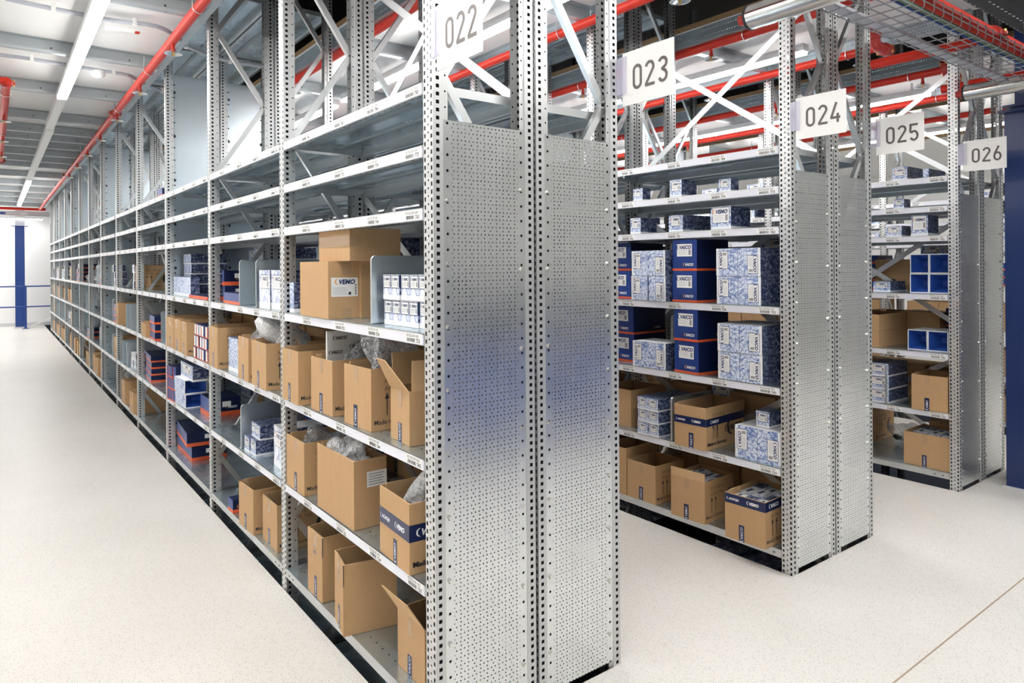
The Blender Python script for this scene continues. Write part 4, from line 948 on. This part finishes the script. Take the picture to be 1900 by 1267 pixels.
def goods(kind, root, d, w, h, fl, seed=0):
    Ff, Fs = frames(d, w); m = M()
    if kind == 'bp':
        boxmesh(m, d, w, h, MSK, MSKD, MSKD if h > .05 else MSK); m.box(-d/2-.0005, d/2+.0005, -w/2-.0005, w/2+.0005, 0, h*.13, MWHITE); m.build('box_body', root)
        if 'nolabel' not in fl:
            l = M(); lw, lh = (w*.66, h*.52) if 'big' not in fl else (w*.82, h*.66)
            label(l, Ff, 0, h*.63, lw, lh, 'VEMO'); l.build('label', root)
    elif kind == 'small':
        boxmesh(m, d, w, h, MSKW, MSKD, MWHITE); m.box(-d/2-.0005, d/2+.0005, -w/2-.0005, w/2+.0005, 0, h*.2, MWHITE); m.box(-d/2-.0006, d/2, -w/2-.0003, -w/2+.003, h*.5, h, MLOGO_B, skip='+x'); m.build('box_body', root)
        l = M(); label(l, Ff, .001, h*.72, w*.8, h*.46, 'VEMO', orange=False); l.build('label', root)
    elif kind in ('white', 'white2'):
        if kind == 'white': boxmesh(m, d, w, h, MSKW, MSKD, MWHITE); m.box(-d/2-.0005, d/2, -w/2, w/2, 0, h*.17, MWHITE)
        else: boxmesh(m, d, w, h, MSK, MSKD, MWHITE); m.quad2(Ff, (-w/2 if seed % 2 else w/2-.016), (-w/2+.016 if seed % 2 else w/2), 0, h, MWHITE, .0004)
        m.build('box_body', root); l = M()
        if kind == 'white' and w > .08: label(l, Ff, w*.05, h*.70, w*.7, h*.34, 'VAICO')
        elif kind == 'white2':
            s = -1 if seed % 2 else 1        # left box of a pair: label at its left, reading upwards; right box: reading downwards
            label(l, Ff, (-w*.18 if s < 0 else w*.16)*(-1 if False else 1), h*(.58 if s < 0 else .42), h*.62, w*.44, 'VAICO', rot=(math.pi/2 if s < 0 else -math.pi/2), orange=False)
        if l.v: l.build('label', root)
    elif kind in ('navy', 'navybig', 'navy2', 'stripe', 'flat'):
        oh = {'navy': .26, 'navybig': .07, 'navy2': .12, 'stripe': .1, 'flat': .9}[kind]*h
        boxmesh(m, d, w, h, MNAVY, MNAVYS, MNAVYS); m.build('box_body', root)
        o = M(); o.box(-d/2-.0008, d/2+.0008, -w/2-.0008, w/2+.0008, 0, oh, MORANGE); o.build('orange_band', root)
        l = M()
        if kind == 'navybig':
            label(l, Ff, 0, h*.66, w*.62, h*.40, 'VAICO', orange=False); logo(l, Ff, 'VAICO', h*.115, w*.18, h*.2, MLOGO_W, MLOGO_O); logo(l, Fs, 'VAICO', h*.1, d*.25, h*.2, MGINK, MLOGO_O); 
            for i in range(3):
                pts = [(w*.0+(.05+.012*i)*math.cos(a), h*.38+(.035+.01*i)*math.sin(a)) for a in [j*math.pi/12 for j in range(25)]]
                for a, b in zip(pts, pts[1:]): 
                    if abs(a[0]) < w/2-.006 and abs(b[0]) < w/2-.006 and oh+.004 < a[1] < h-.004: l.face([Ff(a[0], a[1], .0004), Ff(b[0], b[1], .0004), Ff(b[0], b[1]+.0015, .0004), Ff(a[0], a[1]+.0015, .0004)], MNAVYS)
        elif kind == 'navy':
            if h > .09: l.quad2(Fs, -d*.1, d*.18, h*.5, h*.8, MPAPER, .001)
            logo(l, Fs, 'VAICO', min(h*.28, .02), d*.22, h*.48, MLOGO_W, MLOGO_O, e=.0014) if 'lab' not in fl else None
        elif kind == 'stripe':
            l.quad2(Ff, -w*.46, w*.1, h*.08, h*.94, MPAPER, .0012); l.quad2(Ff, w*.18, w*.46, h*.05, h*.95, MORANGE if seed % 2 else MNAVY, .0012)
        elif kind == 'navy2':
            l.quad2(Ff, -w/2, -w/2+.008, 0, h, MORANGE, .0012)
        if l.v: l.build('label', root)
    elif kind == 'openbox':
        # box lying on its side with a navy inside: open end towards the viewer's side
        t = .006; fr_face = '-x' if 'front' in fl else '-y'
        m.box(-d/2, d/2, -w/2, w/2, 0, h, MSK, skip=fr_face, mm={'+z': MWHITE})
        m.box(-d/2+(0 if fr_face == '-x' else t), d/2-t, -w/2+(0 if fr_face == '-y' else t), w/2-t, t, h-t, MNAVY, skip=fr_face)
        if fr_face == '-y': F, W = Fs, d
        else: F, W = Ff, w
        for (a, b, c, e_) in ((-W/2, W/2, 0, t), (-W/2, W/2, h-t, h), (-W/2, -W/2+t, t, h-t), (W/2-t, W/2, t, h-t)): m.quad2(F, a, b, c, e_, MWHITE, 0)
        m.build('box_body', root)
        f = M(); k = -w/2+w*.02
        q = .11 if fr_face == '-x' else .08; q = min(q, W*.8)
        a, b, c_, e_ = W/2-t, W*.12, t, h-t      # four flaps folded back like a funnel
        I = lambda u, v, dd: F(u, v, -dd)
        f.face([I(-a, c_, .004), I(a, c_, .004), I(b, h*.36, q), I(-b, h*.36, q)], MBLUEI)
        f.face([I(a, c_, .004), I(a, e_, .004), I(b, h*.64, q), I(b, h*.36, q)], MBLUEI)
        f.face([I(-a, e_, .004), I(-a, c_, .004), I(-b, h*.36, q), I(-b, h*.64, q)], MBLUEI)
        f.face([I(a, e_, .004), I(-a, e_, .004), I(-b, h*.64, q), I(b, h*.64, q)], MBLUEI)
        f.face([I(-b, h*.36, q), I(b, h*.36, q), I(b, h*.64, q), I(-b, h*.64, q)], MBLUEI)
        f.build('inner_flap', root)
def plate_mesh(h=.25, d=.36):
    m = M(); r = .02; t = .0015
    prof = [(0, 0)]+[(0, h-r)]+[(r-r*math.cos(a), h-r+r*math.sin(a)) for a in [j*math.pi/16 for j in range(1, 9)]]+[(d, h), (d, 0)]
    for s in (-t, t): m.face([(x, s, z) for x, z in (prof if s > 0 else prof[::-1])], MSOL)
    for (a, b) in zip(prof, prof[1:]):
        if a[0] == d: continue
        m.face([(a[0]-.001, -.006, a[1]), (a[0]-.001, .006, a[1]), (b[0]-.001, .006, b[1]+.001), (b[0]-.001, -.006, b[1]+.001)][::-1], MZ)
    m.box(0, d, -t, .035, 0, .0015, MSOL)
    return m
def nice(s): return s
ROWN = {'022': 'left rack', '024': 'middle rack', '026': 'right rack'}
KN = {'carton': ('carton', 'box'), 'bp': ('patterned_box', 'box'), 'small': ('small_box', 'box'), 'white': ('white_box', 'box'), 'white2': ('white_box', 'box'), 'navy': ('navy_box', 'box'),
      'navybig': ('navy_box', 'box'), 'navy2': ('slim_box', 'box'), 'stripe': ('slim_box', 'box'), 'flat': ('box_lid', 'lid'), 'openbox': ('open_box', 'box'), 'plate': ('divider_plate', 'shelf divider')}
seed = 0
ARTS = [('a ', ''), ('the ', '')]
def smalls_in(X, Y, z, d, w, row, nm, seed):
    rr = random.Random(seed); k = 0
    nx, ny = 3, 3
    for i in range(nx):
        for j in range(ny):
            o = empty('small_box', (X+(i-(nx-1)/2)*(d-.03)/nx, Y+(j-(ny-1)/2)*(w-.03)/ny, z-.05+rr.uniform(-.006, .012)), 0)
            m = M(); a = (d-.03)/nx*.46; b = (w-.03)/ny*.46; m.box(-a, a, -b, b, 0, .04, MSKW, mm={'+z': MWHITE if (i+j+seed) % 3 else MSKD}); m.build('box_body', o)
            m = M(); m.box(-a*.6, a*.6, -b*.1, b*.4, .04, .0405, MLOGO_B); m.build('label', o)
            tag(o, f'small white and blue box packed inside the {nm}', 'box', f'small boxes inside the {nm}')
for (row, bay_, lev, kind, x, y, z, yaw, w, d, h, n, mm_, lab, fl) in ITEMS:
    if row == '024' and kind == 'carton' and d > .4: d = .385
    wi, hi = w/n, h/mm_ if (mm_ > 1 and kind in ('navybig',)) or (row == '022' and 'four-layer' in lab) or (row != '022' and mm_ > 1) else h
    if row == '026' and lab.startswith('brown carton with navy tape in a pair'): hi = h/2
    for j in range(mm_):
        for i in range(n):
            seed += 1
            zz = z+.001+j*(hi+.001)
            # front-near corner of column i (i counts away from the viewer along the row)
            yy = y+i*wi+.001; xx = x-math.sin(yaw)*i*wi
            jit = ((seed*37) % 7-3)*.001
            where = f', {LEV[lev]} shelf of {ROWN[row]}'
            L = lab
            if n > 1 or mm_ > 1:
                colw = {1: '', 2: ['right', 'left'][i] if n == 2 else '', 3: ['right', 'middle', 'left'][i] if n == 3 else ''}.get(n, ['rightmost', 'fourth', 'third', 'second', 'leftmost'][i] if n == 5 else '')
                layw = {1: '', 2: ['lower', 'upper'][j] if mm_ == 2 else '', 3: ['lower', 'middle', 'upper'][j] if mm_ == 3 else '', 4: ['lowest', 'second', 'third', 'topmost'][j] if mm_ == 4 else ''}[mm_]
                L = ' '.join(q for q in (layw, colw, lab) if q)
            full = L+where if len((L+where).split()) <= 16 else L
            nm, cat = KN[kind]
            if kind == 'plate':
                o = empty('divider_plate', (x, y, z+.001), 0); tag(o, full, cat); plate_mesh(h, d).build('plate', o); continue
            o = place(xx+jit*(1 if kind != 'carton' else 0), yy, zz, yaw, wi-.003, d, full, cat, nm)
            if kind == 'carton':
                carton(o, d, wi-.003, hi-.001, fl, seed)
                cx, cy = o.location.x, o.location.y; top = zz+hi
                a, b = d*.34, wi*.34
                if 'bagfoam' in fl:
                    f = empty('foam_sheet', (cx, cy+.02, top-.13), .12); m = M(); m.box(-d*.42, d*.38, -.006, .006, 0, .24, MWHITEP)
                    fr = lambda u, v, e: (u, -.006-e, v)
                    for (u, v) in ((-.07, .21), (.01, .17), (-.09, .15)): logo(m, fr, 'VAICO', .018, u, v, MINK, MINK)
                    m.build('sheet', f); tag(f, 'grey foam sheet printed VAICO standing in an open carton', 'foam sheet')
                    bag(cx, cy-.03, top-.09, a*.9, b*.6, .11, seed, 'g', 'dark film bag lying in front of the grey foam sheet')
                elif 'bagdark' in fl: bag(cx, cy, top-.09, a*1.1, b*1.05, .17 if lev == 4 else .09, seed, 'c' if lev == 4 else 'g', 'shiny film bag of black parts heaped out of a carton' if lev == 4 else 'grey film bag inside the open carton behind the second post')
                elif 'bagwhite' in fl: bag(cx, cy, top-.06, a*1.05, b*1.05, .13, seed, 'w', f'crumpled white bag on top of the carton, {LEV[lev]} shelf of row 022')
                elif 'bagblack' in fl: bag(cx, cy, top-.10, a*.9, b*.9, .09, seed, 'g', 'black bagged parts inside the carton with leaning flap')
                elif 'bag' in fl: bag(cx, cy, top-.09 if lev == 4 else top-.045, a*1.05 if lev != 3 else d*.5, b*(1.15 if lev == 3 else 1), .17 if lev == 4 else .075, seed, 'c', 'clear crumpled bag standing up out of a narrow carton' if lev == 4 else 'wide crinkled plastic bag covering the large worn carton')
                if 'smalls' in fl: smalls_in(cx, cy, top-.012, d, wi, row, lab.split(' packed')[0].split(' ringed')[0], seed)
            else:
                goods(kind, o, d, wi-.003, hi-.001, fl+(' front' if (kind == 'openbox' and row == '026') else '')+(' nolabel' if kind == 'bp' and not fl and row == '022' and lev != 3 else ''), seed if kind != 'white2' else i)

# ---------------------------------------------------------------- the goods further along the rows and on the backs of the racks
PROTO = {}
def proto(key):
    """first call builds the thing, later calls copy it with its parts"""
    sd = len(PROTO)*3+1
    def mk():
        k, d, w, h, fl = KEYS[key]
        o = empty({'carton': 'carton', 'bp': 'patterned_box', 'navy': 'navy_box', 'white': 'white_box', 'stripe': 'slim_box'}[k])
        if k == 'carton': carton(o, d, w, h, fl, sd)
        else: goods(k, o, d, w, h, fl, sd)
        return o
    if key not in PROTO: PROTO[key] = mk(); return PROTO[key]
    return copy_tree(PROTO[key])
KEYS = {'C': ('carton', .32, .222, .232, 'print'), 'c': ('carton', .30, .17, .20, ''), 'D': ('carton', .32, .30, .24, 'closed print'), 'F': ('carton', .26, .28, .12, 'closed'),
        'N': ('navy', .26, .20, .068, ''), 'K': ('bp', .28, .16, .085, ''), 'L': ('bp', .30, .25, .12, ''), 'W': ('white', .12, .065, .08, 'nolabel'), 'T': ('white', .26, .15, .20, 'vaico'), 'S': ('stripe', .12, .05, .09, '')}
DESC = {'C': 'open brown carton', 'c': 'narrow brown carton', 'D': 'wide closed carton', 'F': 'flat brown carton', 'N': 'navy orange-rimmed box', 'K': 'blue sketched box', 'L': 'large sketched box', 'W': 'small white box', 'T': 'tall white box', 'S': 'slim striped box', 'P': 'steel divider plate', 'B': 'clear plastic bag', 'G': 'grey plastic bag', 'Q': 'milky plastic bag'}
SHORT = {22: 'left rack', 23: 'left rack back', 24: 'middle rack', 25: 'middle rack back', 26: 'right rack', 27: 'right rack back', 28: 'farthest rack'}
_pm = {}
BAGS = {}
def fill(row, n, lev, toks, sd=0, y0=None):
    X0, s, nb = ROWS[row]; rr = random.Random(row*1000+n*50+lev+sd)
    y = (n*B+.075) if y0 is None else y0; cnt = 0; zs = SH[lev]+.0015
    for tk in toks.split():
        rep = 1; key = tk[0]; layers = 1
        if len(tk) > 1: layers = int(tk[1])
        if key == '_': y += .1*layers; continue
        wd = {'P': .05, 'B': .36, 'G': .36, 'Q': .4}.get(key) or KEYS[key][2]
        if y+wd > (n+1)*B-.01: break
        for j in range(layers):
            cnt += 1
            pos = f'{ORD[cnt]} from near end' if cnt < 17 else 'at the far end'
            lab = f'{DESC[key]} in {ORD[n+1]} bay, {LEV[lev]} shelf, {SHORT[row]}, {pos}'
            if key == 'P':
                if 'P' not in _pm: _pm['P'] = plate_mesh(.25, .34).data('plate')
                o = empty('divider_plate', (X0+.012 if s > 0 else X0-.36, y, zs)); link('plate', _pm['P'], o); tag(o, lab, 'shelf divider', 'divider plates in the shelves'); continue
            if key in 'BGQ':
                bk = (key, rr.randint(0, 2))
                if bk not in BAGS: BAGS[bk] = bag(0, 0, 0, .11, .14, .12, 40+len(BAGS)*7, {'B': 'c', 'G': 'g', 'Q': 'w'}[key], lab); o = BAGS[bk]
                else: o = copy_tree(BAGS[bk])
                o.location = (X0+s*.19, y+.18, zs); o.rotation_euler = (0, 0, rr.uniform(-.5, .5)); tag(o, lab, 'bag', 'plastic bags lying on the shelves'); continue
            k, d, w_, h, fl = KEYS[key]
            o = proto(key); o.location = (X0+s*(d/2-(.008 if row == 22 and n > 4 else -.012)+rr.uniform(0, .02)), y+w_/2, zs+j*(h+.001)); o.rotation_euler = (0, 0, rr.uniform(-.02, .02) if layers == 1 else 0)
            tag(o, lab, 'box', f'{DESC[key]}es'.replace('cartones', 'cartons') + f' on the shelves of the {SHORT[row]}')
        y += wd+rr.uniform(.004, .02)
R22 = {4: {8: '_2 N', 5: '_3 G', 3: '', 2: '_2 G'}, 5: {5: 'C W3 W3 _ B', 2: ''},
  6: {5: '_ W3 P P _ P B', 4: 'N3 _ P P G', 3: 'C _ P P', 2: '_3 G'},
  7: {5: 'N2 P P P P P P', 4: 'P P P _ G', 3: 'P P P P P', 2: 'C C c D'},
  8: {5: '_ B B', 4: '_ G P', 3: '_ N2 _ P', 2: 'c c _ B'},
  9: {5: 'N4 N3 _ B', 4: '_4', 3: '_9', 2: 'c C _ D'},
  10: {5: 'C W3 P P', 4: 'P C _ C', 3: 'c Q Q', 2: '_ P C P'},
  11: {5: 'W4 W4 T _ T', 4: 'C c B', 3: 'Q Q', 2: 'C C C C'},
  12: {5: 'C T T P', 4: 'c C Q', 3: 'P Q', 2: 'C c C'},
  13: {5: 'P P P _ T', 4: 'C C', 3: 'c C', 2: 'C C B'}}
for b_, dct in R22.items():
    for lev, tk in dct.items(): fill(22, b_-1, lev, tk)
# fourth and fifth bays of the left rack: extra pieces beside the measured ones
fill(22, 3, 4, 'P', 1, 4.42); fill(22, 5, 8, 'W')
# back rows: closed stock that keeps the shelves dark behind
B23 = {0: {2: 'D C D C D', 3: 'D D D D', 4: 'K2 D K2 C D', 5: '_2 L3 L3 _ L2 K3'}, 1: {2: '_2 D _ D', 3: 'N4 N4 N4 K2 N3 N2', 4: 'D D D D', 5: 'L3 L3 K4 K4 L2'}, 2: {2: '_ D N3', 3: 'N3 D _ K2 L2', 4: 'D D D D', 5: 'K4 L2 L3 K4 N2'},
       3: {2: 'D D D _', 3: 'N4 N3 _ N4 D', 4: 'C N3 _ D', 5: 'D D _ K2 L'}, 4: {2: 'D _ D D', 3: 'P P D _', 4: 'D C N4 _', 5: '_ K3 L2 D'}, 5: {2: 'D D', 3: 'N3 D', 4: 'C _ D', 5: 'L2 K3 D'}, 6: {2: 'D C', 4: 'D _ N3', 5: 'K3 D'}, 7: {3: 'D D', 5: 'L2 D'}}
for n, dct in B23.items():
    for lev, tk in dct.items(): fill(23, n, lev, tk)
B25 = {0: {2: 'D C D C D', 3: 'D D K3 D', 4: '_ D L2 D', 5: 'K4 L3 _ L2 N4'}, 1: {2: 'D C D', 3: 'D K3 N3', 4: 'D D D', 5: 'K4 L2 D'}}
for n, dct in B25.items():
    for lev, tk in dct.items(): fill(25, n, lev, tk)
for n, dct in {1: {2: 'C C B C', 3: 'K3 L2 C N3', 4: 'C C N4 C', 5: 'T K3 W3 L2 N3', 6: 'K _ K', 7: '_ K _2 K'}, 2: {2: 'C D C', 3: 'N3 K3 C', 4: 'C D', 5: 'T L2 K3'}}.items():
    for lev, tk in dct.items(): fill(24, n, lev, tk)
for n, dct in {0: {2: '_6 G P', 3: '_4 P', 5: '', 4: ''}, 1: {2: 'C C C', 3: 'K3 L2 C', 4: 'C D N3', 5: 'N3 K4 L2 T', 6: 'K _ L _ K', 7: '_ K _2 L', 8: 'K _3 K'}, 2: {2: 'C D C', 3: 'K3 C N3', 4: 'C C D', 5: 'K4 N4 L2', 6: 'L _ K', 7: 'K _ L'}}.items():
    for lev, tk in dct.items(): fill(26, n, lev, tk)
for n, dct in {0: {2: 'D G D', 3: 'D D D D', 4: 'N4 D C N3', 5: 'N3 K4 D N4', 8: '_3 L'}, 1: {2: 'D D', 3: 'D N4', 4: 'D C D', 5: 'K4 L3 D'}}.items():
    for lev, tk in dct.items(): fill(27, n, lev, tk)
for n, dct in {0: {2: 'C C C', 3: 'N3 C C', 4: 'N3 D D F2', 5: 'F2 N3 L2 K3', 6: 'K2 L2 _ K', 7: 'L _ K2', 8: 'N2 _ L'}, 1: {2: 'C D', 3: 'D N4 C', 4: 'D F2 N3', 5: 'N4 K3 L2', 6: 'L _ K2', 7: 'K _ L'}, 2: {3: 'C D', 4: 'N3 C', 5: 'K3 N3'}}.items():
    for lev, tk in dct.items(): fill(28, n, lev, tk)
# goods on the level below, glimpsed through the slot under row 024
for k, (yy, lab) in enumerate(((.25, 'nearer VEMO box glimpsed on the level under row 024'), (.48, 'farther VEMO box glimpsed on the level under row 024'))):
    o = empty('patterned_box', (2.011+.23, yy, -.3285)); goods('bp', o, .24, .17, .27, 'vemo', 3); tag(o, lab, 'box')
for k, yy in enumerate((.72, .84, .96)):
    o = empty('parts_bin', (2.21, yy, -.3285)); m = M(); m.box(-.1, .1, -.05, .05, 0, .27, MBLACK, skip='+z'); m.box(-.101, -.1, -.03, .03, .2, .23, MHOUS); m.build('bin_body', o); tag(o, f'{["nearest", "middle", "farthest"][k]} black bin on the level under row 024', 'bin')
